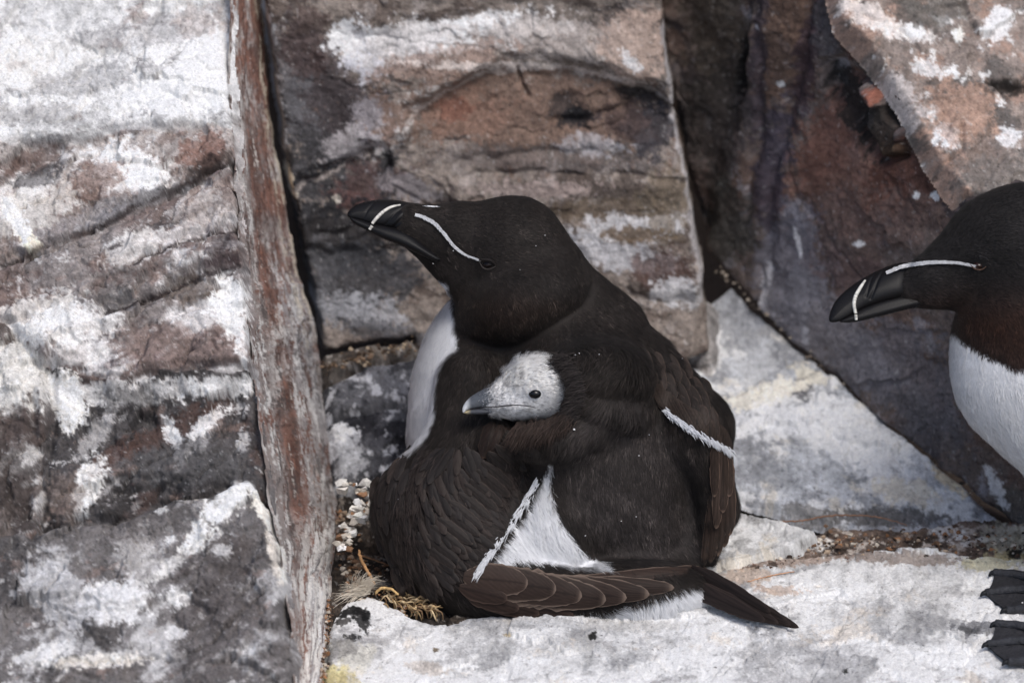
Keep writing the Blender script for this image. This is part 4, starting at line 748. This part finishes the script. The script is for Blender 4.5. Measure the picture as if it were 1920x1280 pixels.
for k, j in enumerate(order):
    p, d = pts[j], dirs[j]; L = 46 + cr.uniform(-8, 10)
    fe("covert_feather", p - d * L * .4, p + d * L * .6, 17 + cr.uniform(-3, 5), off=2 + (7 if p[1] > 735 else 1) * float(sstep(700, 790, p[1])) + .01 * k, col=(44, 38, 35) if cr.random() < .65 else (54, 46, 42), camber=3, ns=9, nw=4, lift=cr.uniform(1, 4), rach=False, edge=(76, 64, 57), blunt=.4)
# tail
for b, t, w_, dd1 in [((1265, 1085), (1430, 1158), 34, 20), ((1270, 1085), (1455, 1163), 34, 24), ((1275, 1085), (1478, 1166), 34, 28), ((1282, 1082), (1493, 1171), 30, 32), ((1290, 1068), (1470, 1158), 28, 34), ((1296, 1060), (1440, 1142), 26, 36)]:
    fe("tail_feather", b, t, w_, d0=70, d1=dd1 - 82, col=(40, 33, 31), edge=(58, 48, 44), camber=4, ns=18, blunt=.35, lift=0)

# bill
BT = (.1, -.42)
def bill_groove(X, Y):
    h = -2.4 * np.exp(-(seg_dist(X, Y, [(786, 392), (760, 404), (738, 424)]) / 2.2) ** 2) - 2.0 * np.exp(-(seg_dist(X, Y, [(764, 384), (742, 398), (722, 420)]) / 2) ** 2)
    return h + 1.6 * np.exp(-(seg_dist(X, Y, [(776, 386), (752, 400), (732, 424)]) / 3) ** 2) - 1.2 * np.exp(-(seg_dist(X, Y, [(700, 380), (688, 394), (678, 414)]) / 2) ** 2)
inflate("upper_bill", [(650, 401), (656, 391), (672, 381), (700, 374), (730, 373), (760, 377), (790, 386), (806, 398), (806, 440), (790, 452), (765, 438), (735, 428), (700, 421), (668, 411), (655, 408)], PB, M_BILL, RZ, 26, 30, 160, BT, (770, 415), colf=lambda X, Y: np.tile(lin((15, 14, 16)), (len(X), 1)), reliefs=bill_groove, taper=lambda X, Y: (.42 + .58 * sstep(650, 780, X)) * (1 - .45 * sstep(775, 806, X)))
inflate("lower_bill", [(654, 406), (668, 408), (700, 417), (735, 424), (765, 434), (800, 460), (828, 484), (816, 490), (780, 474), (745, 458), (715, 446), (690, 433), (664, 419)], PB, M_BILL, RZ, 20, 14, 160, BT, (770, 415), colf=lambda X, Y: np.tile(lin((15, 14, 16)), (len(X), 1)), taper=lambda X, Y: (.45 + .55 * sstep(650, 780, X)) * (1 - .4 * sstep(775, 828, X)))
def on_bill(pts, rad, name, col, side=-1, off=0):
    p = np.array([(x, y, 160 + BT[0] * (x - 770) + BT[1] * (y - 415) + side * (26 * (.42 + .58 * float(sstep(650, 780, x))) * hh) + off) for x, y, hh in pts]); return tube(name, p, rad, PB, M_BILL, RZ, col=col, ns=6, taper=False)
on_bill([(750, 384, .62), (732, 388, .84), (716, 398, .95), (704, 410, .98), (697, 419, .86)], [2.4, 3.2, 3.6, 3.4, 3.0], "bill_stripe", (206, 202, 194))
on_bill([(697, 423, .8), (692, 430, .55)], [3.2, 3.0], "bill_stripe", (206, 202, 194))
# white line from bill to eye, and the far one seen over the forehead
def lore(solid, place, parent, pts, n, off, seed, w0, w1):
    p = smooth_poly(pts, 12, False); r = np.random.default_rng(seed); k = r.integers(0, len(p) - 1, n); t = np.gradient(p, axis=0); t /= np.linalg.norm(t, axis=1, keepdims=True); V = []
    wd = np.interp(k / len(p), [0, .25, .6, 1], [w0 * .8, w0, w0 * .8, w1]); sd = np.stack([-t[k, 1], t[k, 0]], 1); o = p[k] + sd * (r.uniform(-1, 1, n) * wd)[:, None]
    e = o + t[k] * r.uniform(4, 8, n)[:, None] + sd * r.normal(0, .8, (n, 1))
    z0 = solid.depth(o[:, 0], o[:, 1]) - off; z1 = solid.depth(e[:, 0], e[:, 1]) - off - 1
    A = np.stack([o[:, 0] - sd[:, 0] * .8, o[:, 1] - sd[:, 1] * .8, z0], 1); B = np.stack([o[:, 0] + sd[:, 0] * .8, o[:, 1] + sd[:, 1] * .8, z0], 1); C = np.stack([e[:, 0], e[:, 1], z1], 1)
    V = np.stack([A, B, C], 1).reshape(-1, 3); return mesh_obj("lore_line", place(V), np.arange(n * 3).reshape(n, 3), M_WHITE, parent=parent, col=np.repeat(np.tile(lin((232, 232, 234)), (n, 1)) * r.uniform(.5, 1, (n, 1)), 3, 0), kind="stuff")
lore(bird, PB, RZ, [(778, 402), (796, 408), (816, 420), (834, 440), (850, 460), (870, 476), (896, 487)], 900, 5, 4, 3.1, 1.0)
tube("lore_line", [(782, 386, 152), (800, 386, 150), (818, 387, 149), (834, 388, 150)], [.6, 1.5, 1.4, .5], PB, M_WHITE, RZ, col=(226, 226, 228))
ez = float(bird.depth(915, 495)); ball("eye", (916, 496, ez + 3), (11, 6, 7), PB, M_EYE, RZ, (24, 14, 11))
tube("eyelid", [(898, 488, ez - 6), (904, 500, ez - 8), (916, 505, ez - 9), (930, 499, ez - 6)], [.6, .9, .9, .5], PB, M_FOOT, RZ, col=(66, 60, 57))
tube("eyelid", [(898, 488, ez - 6), (908, 487, ez - 8), (920, 489, ez - 9), (930, 498, ez - 6)], [1, 2.8, 3.2, 1], PB, M_PLUM, RZ, col=(30, 26, 25))
# near foot reaching out from under the wing
for pts, r_ in [([(840, 1128, 60), (790, 1112, 80), (745, 1102, 90), (712, 1096, 98)], [12, 11, 10, 7]), ([(840, 1136, 50), (806, 1126, 60), (780, 1120, 66), (758, 1114, 72)], [12, 10, 9, 7]), ([(712, 1096, 98), (702, 1095, 99), (695, 1099, 98)], [6, 4, 1])]:
    tube("toe", pts, r_, PB, M_FOOT, RZ, col=(38, 38, 42))

# ------------------------------------------------------------------ chick
PC = affine(0)
def chick_sdf(P):
    f = d_ell(P, (996, 720, 8), (52, 43, 48), 10)
    f = smin(f, d_cone(P, (988, 711, 4), 36, (922, 750, -6), 20, .95), 14)
    f = smin(f, d_ell(P, (965, 762, 4), (58, 24, 36), 2), 16)
    f = smin(f, d_cone(P, (1020, 725, 20), 50, (1070, 760, 60), 54, 1.0), 30)
    return smin(f, d_ell(P, (1090, 800, 110), (80, 90, 70), 0), 40)
chick = Solid(chick_sdf, (850, 630, -90), (1200, 920, 200), 2.5)
CH = empty("chick", (0, 0, 0), "downy pale grey chick's head poking out from under the sitting bird's wing", "chick")
def chick_col(x, y, z):
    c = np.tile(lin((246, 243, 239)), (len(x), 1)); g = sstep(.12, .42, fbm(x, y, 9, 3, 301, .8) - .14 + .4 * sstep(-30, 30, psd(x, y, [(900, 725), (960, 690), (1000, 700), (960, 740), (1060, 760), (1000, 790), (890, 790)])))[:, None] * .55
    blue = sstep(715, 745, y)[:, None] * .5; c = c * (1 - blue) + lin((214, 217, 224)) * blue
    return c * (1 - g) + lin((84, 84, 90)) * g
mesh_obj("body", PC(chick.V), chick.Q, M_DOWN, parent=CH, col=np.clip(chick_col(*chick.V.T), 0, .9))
cf = flow_field([(900, 740, 1, -.5), (930, 700, .7, -.8), (970, 665, .8, -.5), (1010, 690, .9, .1), (980, 720, 1, 0), (1040, 740, 1, .2), (950, 770, 1, .15), (900, 770, 1, .1)])
strands("down", chick, PC, 34000, lambda P: np.where((P[:, 0] < 1075) & (np.hypot((P[:, 0] - 1003) / 12, (P[:, 1] - 738) / 9) > 1) & (P[:, 0] > 903), 1.0, 0), cf, lambda P: 7 + 8 * sstep(745, 680, P[:, 1]), lambda P, r: chick_col(*P.T) * r.uniform(.8, 1.15, (len(P), 1)), CH, M_DOWN, width=.8, lift=.6, seed=5)
cz = float(chick.depth(1003, 738)); ball("eye", (1003, 738, cz + 1), (12, 8.8, 8), PC, M_EYE, CH, (9, 10, 14))
gl = lambda a, b: (lambda X, Y: lin(a)[None] * (1 - sstep(885, 872, X)[:, None]) + lin(b)[None] * sstep(885, 872, X)[:, None])
inflate("upper_bill", [(867, 770), (870, 758), (882, 744), (898, 734), (914, 727), (934, 732), (940, 756), (920, 762), (896, 764), (878, 767), (870, 773)], PC, M_BILL, CH, 20, 20, -10, (.1, -.35), (910, 750), step=1.2, colf=gl((82, 86, 92), (190, 192, 194)), taper=lambda X, Y: .4 + .6 * sstep(868, 920, X))
inflate("lower_bill", [(869, 772), (880, 767), (900, 765), (930, 763), (934, 772), (912, 776), (890, 776), (874, 775)], PC, M_BILL, CH, 12, 6, -8, (.1, -.35), (910, 760), step=1.2, colf=gl((70, 72, 78), (190, 176, 140)), taper=lambda X, Y: .4 + .6 * sstep(868, 920, X))
tube("mouth_line", [(905, 763, -24), (930, 762, -34), (960, 759, -43), (985, 760, -46), (1005, 764, -44)], [.6, 1.2, 1.2, 1, .5], PC, M_FOOT, CH, col=(40, 38, 40))

# ------------------------------------------------------------------ standing razorbill at the right edge
PR = affine(20)
def bird2_sdf(P):
    f = d_cone(P, (1962, 684, 45), 180, (2180, 900, 60), 165, .85)
    f = smin(f, d_cone(P, (1915, 610, 30), 120, (1935, 480, 20), 110, .9), 40)                        # neck
    f = smin(f, d_ell(P, (1912, 452, 15), (140, 108, 98), -14), 30)
    f = smin(f, d_cone(P, (1850, 470, 10), 88, (1745, 522, 0), 48, .72), 26)
    f = smin(f, d_cone(P, (1800, 530, 0), 54, (1705, 545, -5), 32, .62), 18)
    f = smin(f, d_cone(P, (2200, 980, 60), 120, (2330, 1160, 60), 30, .9), 60)
    return smin(f, d_cone(P, (2060, 1000, 0), 70, (2080, 1120, -5), 22, 1), 40)
bird2 = Solid(bird2_sdf, (1640, 310, -200), (2400, 1240, 320), 4.5)
R2 = empty("razorbill", (0, 0, 0), "standing razorbill cut off by the right edge, white breast towards the ledge", "bird", "razorbills on the ledge")
w2 = region_mask([[(1740, 600), (1772, 612), (1800, 640), (1835, 665), (1880, 688), (1930, 700), (1990, 706), (2060, 760), (2110, 900), (2120, 1130), (1700, 1200)]], 3, 7, 9)
def col2(x, y, z):
    br = sstep(-60, 60, psd(x, y, [(1690, 585), (1800, 560), (1990, 560), (1990, 720), (1880, 690), (1800, 640)]))[:, None]
    c = lin((34, 32, 32)) * (1 - br) + lin((40, 26, 20)) * br; c = c * np.exp(.2 * fbm(x, y, 50, 3, 95))[:, None]
    m = w2(x, y)[:, None]; return c * (1 - m) + lin((224, 225, 228)) * m
mesh_obj("body", PR(bird2.V), bird2.Q, M_PLUM, parent=R2, col=np.clip(col2(*bird2.V.T), 0, .9))
f2 = flow_field([(1740, 510, 1, -.1), (1800, 440, .9, -.5), (1900, 380, 1, -.1), (1850, 520, 1, .1), (1760, 560, 1, .3), (1850, 640, .2, 1), (1800, 700, .1, 1), (1900, 800, .3, 1)])
def c2f(P, r):
    c = col2(*P.T); dk = c[:, 0] < .2; return c * np.where(dk, r.uniform(.55, 1.8, len(c)), r.uniform(.84, 1.04, len(c)))[:, None]
strands("plumage", bird2, PR, 90000, lambda P: (P[:, 0] < 1990) * np.where(psd(P[:, 0], P[:, 1], [(1540, 480), (1690, 490), (1668, 560), (1680, 600), (1540, 640)]) > 0, 0, 1.), f2, lambda P: 11 + 5 * w2(P[:, 0], P[:, 1]) * (P[:, 1] > 720), c2f, R2, M_PLUM, width=1.1, lift=.16, seed=12)
B2 = (.06, -.42)
def groove2(X, Y):
    return -2.4 * np.exp(-(seg_dist(X, Y, [(1660, 500), (1645, 525), (1630, 560)]) / 2.2) ** 2) - 2 * np.exp(-(seg_dist(X, Y, [(1650, 500), (1632, 525), (1622, 556)]) / 2) ** 2)
inflate("upper_bill", [(1553, 602), (1554, 588), (1564, 566), (1584, 545), (1614, 524), (1650, 505), (1690, 492), (1720, 500), (1730, 540), (1700, 556), (1660, 566), (1620, 578), (1590, 594), (1566, 604)], PR, M_BILL, R2, 27, 32, -5, B2, (1660, 545), colf=lambda X, Y: np.tile(lin((15, 14, 16)), (len(X), 1)), reliefs=groove2, taper=lambda X, Y: (.42 + .58 * sstep(1555, 1680, X)) * (1 - .6 * sstep(1680, 1726, X)))
inflate("lower_bill", [(1572, 603), (1592, 588), (1622, 572), (1660, 558), (1720, 546), (1790, 544), (1790, 558), (1740, 570), (1680, 585), (1640, 595), (1600, 604)], PR, M_BILL, R2, 15, 12, -3, B2, (1660, 545), colf=lambda X, Y: np.tile(lin((15, 14, 16)), (len(X), 1)), taper=lambda X, Y: (.5 + .5 * sstep(1555, 1680, X)) * (1 - .5 * sstep(1700, 1780, X)))
def on_bill2(pts, rad):
    p = np.array([(x, y, -5 + B2[0] * (x - 1660) + B2[1] * (y - 545) - 27 * (.42 + .58 * float(sstep(1555, 1680, x))) * hh) for x, y, hh in pts]); return tube("bill_stripe", p, rad, PR, M_BILL, R2, col=(204, 202, 194), ns=6)
on_bill2([(1621, 526, .55), (1611, 540, .85), (1602, 556, .96), (1599, 572, .96), (1602, 588, .8)], [2.4, 3.4, 3.8, 3.6, 3]); on_bill2([(1602, 590, .75), (1603, 600, .5)], [3.2, 2.8])
lore(bird2, PR, R2, [(1660, 512), (1690, 500), (1725, 494), (1760, 492), (1795, 494), (1820, 499)], 1300, 7, 14, 3.4, 1.2)
e2 = float(bird2.depth(1830, 498)); ball("eye", (1830, 499, e2 + 3), (11, 7, 8), PR, M_EYE, R2, (36, 20, 14))
tube("eyelid", [(1815, 497, e2 - 6), (1824, 505, e2 - 8), (1836, 506, e2 - 8), (1846, 499, e2 - 5)], [.7, 1.2, 1.2, .7], PR, M_FOOT, R2, col=(84, 62, 50))
# webbed feet standing on the slab
def foot2(cx, cy):
    heel = (cx + 150, cy + 4); g = lambda x, y, h: (x, y - h * .9, gd(y) - 14 - h * .42)
    rt = empty_child("foot", R2)
    toes = [[heel, (cx + 80, cy - 26), (cx + 26, cy - 34)], [heel, (cx + 70, cy - 2), (cx + 6, cy + 2)], [heel, (cx + 90, cy + 28), (cx + 40, cy + 32)]]
    for k, T in enumerate(toes):
        p = [g(*T[0], 11), g(*T[1], 8), g(*T[2], 6)]; tube("toe", p, [10, 9.5, 8], PR, M_FOOT, rt, col=(50, 51, 56), sm=10, wob=.5, seed=k)
        e = T[2]; tube("claw", [g(*e, 6), g(e[0] - 6, e[1] + 1, 6), g(e[0] - 11, e[1] + 3, 2)], [6, 4.5, 1.5], PR, M_BILL, rt, col=(24, 26, 30))
    V, F = [], []
    for a, b in ((0, 1), (1, 2)):
        A = smooth_poly(np.array(toes[a], float), 8, False); B = smooth_poly(np.array(toes[b], float), 8, False); n0 = len(V); m = 7
        for i in range(len(A)):
            for j in range(m):
                u = j / (m - 1); q = A[i] * (1 - u) + B[i] * u; q = q + np.array([2 * (i / (len(A) - 1)) ** 2 * 4 * u * (1 - u), 0]); V.append(g(q[0], q[1], 5 - 4 * math.sin(math.pi * u) + 1.2 * math.sin(i * 2.1 + u * 9)))
        for i in range(len(A) - 1):
            for j in range(m - 1): F.append([n0 + i * m + j, n0 + i * m + j + 1, n0 + (i + 1) * m + j + 1, n0 + (i + 1) * m + j])
    V = np.array(V); n = len(V); V = np.vstack([V, V + [0, 2.2, 1]]); F = F + [[k + n for k in f[::-1]] for f in F]
    mesh_obj("web", PR(V), F, M_FOOT, parent=rt, col=np.tile(lin((46, 46, 50)), (2 * n, 1)) * (1 + .25 * fbm(V[:, 0], V[:, 1], 9, 3, 5, .7))[:, None])
    tube("shank", [g(heel[0], heel[1], 14), g(heel[0] + 14, heel[1] - 20, 90), g(heel[0] + 10, heel[1] - 40, 190)], [14, 13, 20], PR, M_FOOT, rt, col=(34, 34, 38))
def empty_child(name, parent):
    o = bpy.data.objects.new(name, None); sc.collection.objects.link(o); o.parent = parent; return o
foot2(1846, 1116); foot2(1838, 1206)

def fringe(name, base, n, dirv, L, parent, place, col, seed, wd=1.2, jit=(5, 6, 4), spread=.2):
    r = np.random.default_rng(seed); p = smooth_poly(np.array(base, float), 16, False); k = r.integers(0, len(p), n); o = p[k] + r.normal(0, 1, (n, 3)) * jit
    d = np.array(dirv, float) + r.normal(0, spread, (n, 3)); d /= np.linalg.norm(d, axis=1, keepdims=True); l = (L * r.uniform(.5, 1.3, n))[:, None]
    s = np.cross(d, [0, 0, -1.]); s /= np.linalg.norm(s, axis=1, keepdims=True); wv = s * wd * .5; m = o + d * l * .55 + [0, 0, -3]; e = o + d * l + [0, 3, 3]
    V = np.stack([o - wv, o + wv, m - wv * .8, m + wv * .8, e], 1).reshape(-1, 3); i = np.arange(n)[:, None] * 5; T = np.vstack([i + [0, 1, 3], i + [0, 3, 2], i + [2, 3, 4]])
    c = np.tile(lin(col), (n, 1)) * (r.uniform(.5, 2.0, (n, 1)) if col[0] < 120 else r.uniform(.8, 1.1, (n, 1))); mesh_obj(name, place(V), T, M_PLUM, parent=parent, col=np.repeat(c, 5, 0), kind="stuff")
fringe("loose_barbs", [(1052, 668, -24), (1076, 694, -40), (1088, 720, -48), (1088, 750, -50), (1074, 780, -48)], 1500, (-.95, .25, -.1), 30, RZ, PC, (38, 34, 33), 41)
fringe("loose_barbs", [(1066, 782, -52), (1034, 794, -54), (1004, 800, -50), (970, 804, -46)], 1600, (-.5, .85, -.1), 34, RZ, PC, (46, 37, 33), 42)

def on_body(pts, off): return [(x, y, float(bird.depth(x, y)) - off) for x, y in pts]
fringe("wing_bar", on_body([(1246, 768), (1272, 788), (1304, 810), (1340, 830), (1368, 846)], 12), 600, (.72, .7, -.05), 11, RZ, PB, (206, 208, 213), 43, wd=1.4, jit=(3, 2.6, 1.5), spread=.16)
fringe("wing_bar", on_body([(1010, 896), (985, 940), (958, 980), (930, 1020), (908, 1052), (896, 1070)], 14), 800, (-.52, .85, -.05), 16, RZ, PB, (210, 212, 216), 44, wd=1.3, jit=(3, 2.4, 1.5), spread=.12)
# ------------------------------------------------------------------ nest litter and small things
PA = affine(0)
stone("soil", [(600, 1230), (612, 1150), (626, 1050), (634, 930), (700, 890), (900, 900), (1000, 1000), (1000, 1150), (820, 1180), (690, 1140), (640, 1150)], ground_at(-.003),
      dict(base=(96, 80, 66), amp=26, rs=60, gain=.65, layers=[((60, 50, 44), 40, 1.3, 0, .0, .25, .85), ((150, 136, 120), 22, 1.2, 0, .25, .15, .8), ((190, 184, 176), 16, 1, 0, .4, .1, .8)]), seed=211, step=2.6, thick=20, bevel=8, kind="structure")
def lumps(name, place, spots, mat, parent=None, seed=0, **kw):
    """broken bits: small uneven six-sided chips; spots = (x, y, depth, size, colour)"""
    r = np.random.default_rng(seed); n = len(spots); b = np.array([[1, 0, 0], [-1, 0, 0], [0, 1, 0], [0, -1, 0], [0, 0, 1], [0, 0, -1], [.6, .6, .5], [-.6, .6, -.5], [.6, -.6, -.5], [-.6, -.6, .5]], float)
    hull = [[0, 6, 4], [0, 8, 5], [2, 7, 5], [2, 6, 4], [1, 7, 5], [1, 9, 4], [3, 8, 5], [3, 9, 4], [0, 2, 6], [0, 3, 8], [1, 2, 7], [1, 3, 9], [0, 2, 5], [0, 3, 4], [1, 2, 4], [1, 3, 5]]
    V, F, C = [], [], []
    for i, (x, y, d, s, c) in enumerate(spots):
        a = r.normal(0, 1, (3, 3)); q, _ = np.linalg.qr(a); p = (b * r.uniform(.6, 1.3, (10, 1))) @ q * np.array([1, .75, .9]) * s; V.append(p + [x, y, d]); F += [[k + i * 10 for k in f] for f in hull]; C.append(np.tile(lin(c) * r.uniform(.7, 1.2), (10, 1)))
    return mesh_obj(name, place(np.vstack(V)), F, mat, parent=parent, col=np.clip(np.vstack(C), 0, .85), smooth=False, **kw)
r = np.random.default_rng(77)
# grit in the crevices
sp = []
def grit_line(pts, n, spread, size, cols, dfun, up=4):
    p = smooth_poly(pts, 20, False)
    for _ in range(n):
        q = p[r.integers(0, len(p))] + r.normal(0, 1, 2) * spread; sp.append((q[0], q[1], dfun(q[0], q[1]) - up, (.35 + 1.9 * r.random() ** 3) * size, cols[r.integers(0, len(cols))]))
EARTH = [(128, 100, 80), (92, 74, 62), (170, 150, 130), (60, 50, 44), (200, 190, 176), (150, 110, 80)]
grit_line([(1400, 1040), (1500, 1022), (1600, 1012), (1720, 1012), (1850, 1015), (1915, 1030)], 520, (44, 12), 3.2, EARTH, lambda x, y: gd(y) - 10, 4)
grit_line([(615, 1140), (612, 1180), (606, 1240), (600, 1280)], 260, (5, 14), 3.2, EARTH, lambda x, y: gd(y) - 10, 4)
grit_line([(640, 960), (660, 1050), (700, 1100), (780, 1130)], 420, (16, 24), 3.6, EARTH, lambda x, y: gd(y) - 8, 4)
grit_line([(608, 690), (660, 672), (720, 660), (772, 650)], 240, (8, 6), 3.0, [(150, 126, 104), (110, 92, 76), (196, 176, 150), (80, 66, 56)], lambda x, y: 575 - (y - 660) * .4, 6)
grit_line([(1340, 500), (1420, 575), (1520, 664), (1640, 764), (1760, 866), (1835, 940)], 130, (5, 5), 3.0, [(120, 110, 100), (176, 164, 150), (80, 72, 66), (60, 54, 50)], lambda x, y: 880 - (x - 1340) * .86 + 6, 0)
lumps("grit", W, sp, M_GRIT, seed=1, kind="stuff", label="brown grit and crumbs lying in the crevices", cat="grit")
# pale droppings and bits piled against the block
sp = []
for _ in range(80):
    t = r.random(); y = 905 + 125 * t; x = 662 + 16 * math.sin(t * 5) + r.normal(0, 11); sp.append((x, y, gd(y) * .62 - 40 + r.uniform(-20, 10), r.uniform(4, 13), [(232, 228, 220), (216, 210, 202), (236, 234, 230), (150, 116, 90), (200, 192, 180)][r.integers(0, 5)]))
lumps("litter", W, sp, M_GRIT, seed=2, kind="stuff", label="heap of pale crumbs and droppings between the block and the wing", cat="litter")
# tuft of white down
n = 260; V, F = [], []
for i in range(n):
    a = r.uniform(math.radians(150), math.radians(285)); L = r.uniform(28, 62); b0 = np.array([686, 1108, gd(1120) - 20]) + r.normal(0, 4, 3); cur = r.normal(.5, .4)
    pts = [b0 + np.array([math.cos(a + cur * t) * L * t, math.sin(a + cur * t) * L * t * .8 + 14 * t * t, -20 * t + r.normal(0, 2)]) for t in np.linspace(0, 1, 6)]
    k = len(V)
    for j, p in enumerate(pts):
        w_ = .9 * (1 - j / 6.5); V += [p + [w_, 0, 0], p - [w_ * .4, w_, 0]]
    F += [[k + 2 * j, k + 2 * j + 1, k + 2 * j + 3, k + 2 * j + 2] for j in range(5)]
mesh_obj("down_tuft", W(np.array(V)), F, M_DOWN, col=np.tile(lin((214, 204, 188)), (len(V), 1)), label="tuft of fine cream down lying against the foot of the tall block", cat="feather tuft")
# stalks
def stalk(pts, rad, col, label, seed):
    tube("stalk", pts, rad, W, M_TWIG, None, col=col, sm=12, wob=.5, seed=seed, label=label, cat="stalk")
stalk([(674, 1030, gd(1075) - 60), (676, 1046, gd(1080) - 55), (690, 1072, gd(1100) - 50), (702, 1096, gd(1112) - 35)], [2, 3.2, 3, 3.4], (176, 136, 96), "curved tan stalk rising from the litter beside the dark wing", 1)
stalk([(676, 1040, 160), (710, 1052, 150), (750, 1066, 140)], [2, 1.8, 1], (120, 92, 70), "thin brown stalk reaching under the dark wing", 2)
stalk([(1392, 966, gd(966) - 8), (1440, 976, gd(976) - 26), (1500, 976, gd(976) - 34), (1560, 966, gd(966) - 40), (1640, 968, gd(968) - 40), (1700, 984, gd(984) - 30)], [1.2, 1.8, 1.6, 1.8, 1.4, .8], (140, 108, 88), "long thin reddish stalk lying across the pale slabs right of the wing", 3)
stalk([(1402, 1090, gd(1090) - 14), (1440, 1080, gd(1080) - 16), (1490, 1070, gd(1070) - 14)], [.8, 1.3, .8], (196, 150, 116), "short faint stalk on the front slab near the tail", 4)
stalk([(704, 1112, gd(1118) - 36), (716, 1102, gd(1118) - 44), (734, 1104, gd(1120) - 44), (746, 1114, gd(1124) - 36)], [2.4, 2.8, 2.6, 2], (206, 172, 120), "small arched straw above the golden clump of dried seaweed", 5)
# golden dried seaweed
SW = empty("dried_seaweed", (0, 0, 0), "golden clump of dried seaweed between the front slab and the dark wing", "seaweed")
for i in range(70):
    t = r.random(); x = 712 + 100 * t; y = 1116 + 26 * t + r.normal(0, 6); d = gd(y) - 24; L = r.uniform(14, 36); a = r.normal(.3, .6)
    tube("strand", [(x, y, d), (x + L * .35 * math.cos(a), y + L * .35 * math.sin(a) - r.uniform(1, 7), d - 8), (x + L * .7 * math.cos(a), y + L * .6 * math.sin(a) + r.normal(0, 4), d - 6), (x + L * math.cos(a + .3), y + L * math.sin(a + .3), d)], [.8, r.uniform(1.2, 2.6), 1.6, .7], W, M_TWIG, SW, col=[(176, 150, 112), (150, 124, 90), (196, 174, 138), (124, 100, 76)][r.integers(0, 4)], sm=4, seed=i)
# specks of dust caught on the plumage
sp = []
for x, y, s in [(1040, 672, 1.3), (1078, 665, 1.5), (1085, 662, 1.5), (1122, 664, 1.3), (1060, 672, 1.1), (1075, 803, 2.6), (893, 1008, 1.3), (850, 470, 1.2), (853, 466, 1.2), (1097, 1002, 1.5), (1192, 967, 1.4), (1197, 853, 1.5), (1164, 975, 1.1), (748, 934, 1.4), (812, 494, 1.1), (1005, 461, 1.1), (1022, 441, 1.1), (1280, 672, 1.2), (975, 506, 1.1), (1216, 814, 1.1)]:
    sp.append((x, y, float(bird.depth(x, y)) - 7, s, (220, 220, 222)))
lumps("dust_specks", PB, sp, M_GRIT, parent=RZ, seed=3, kind="stuff")
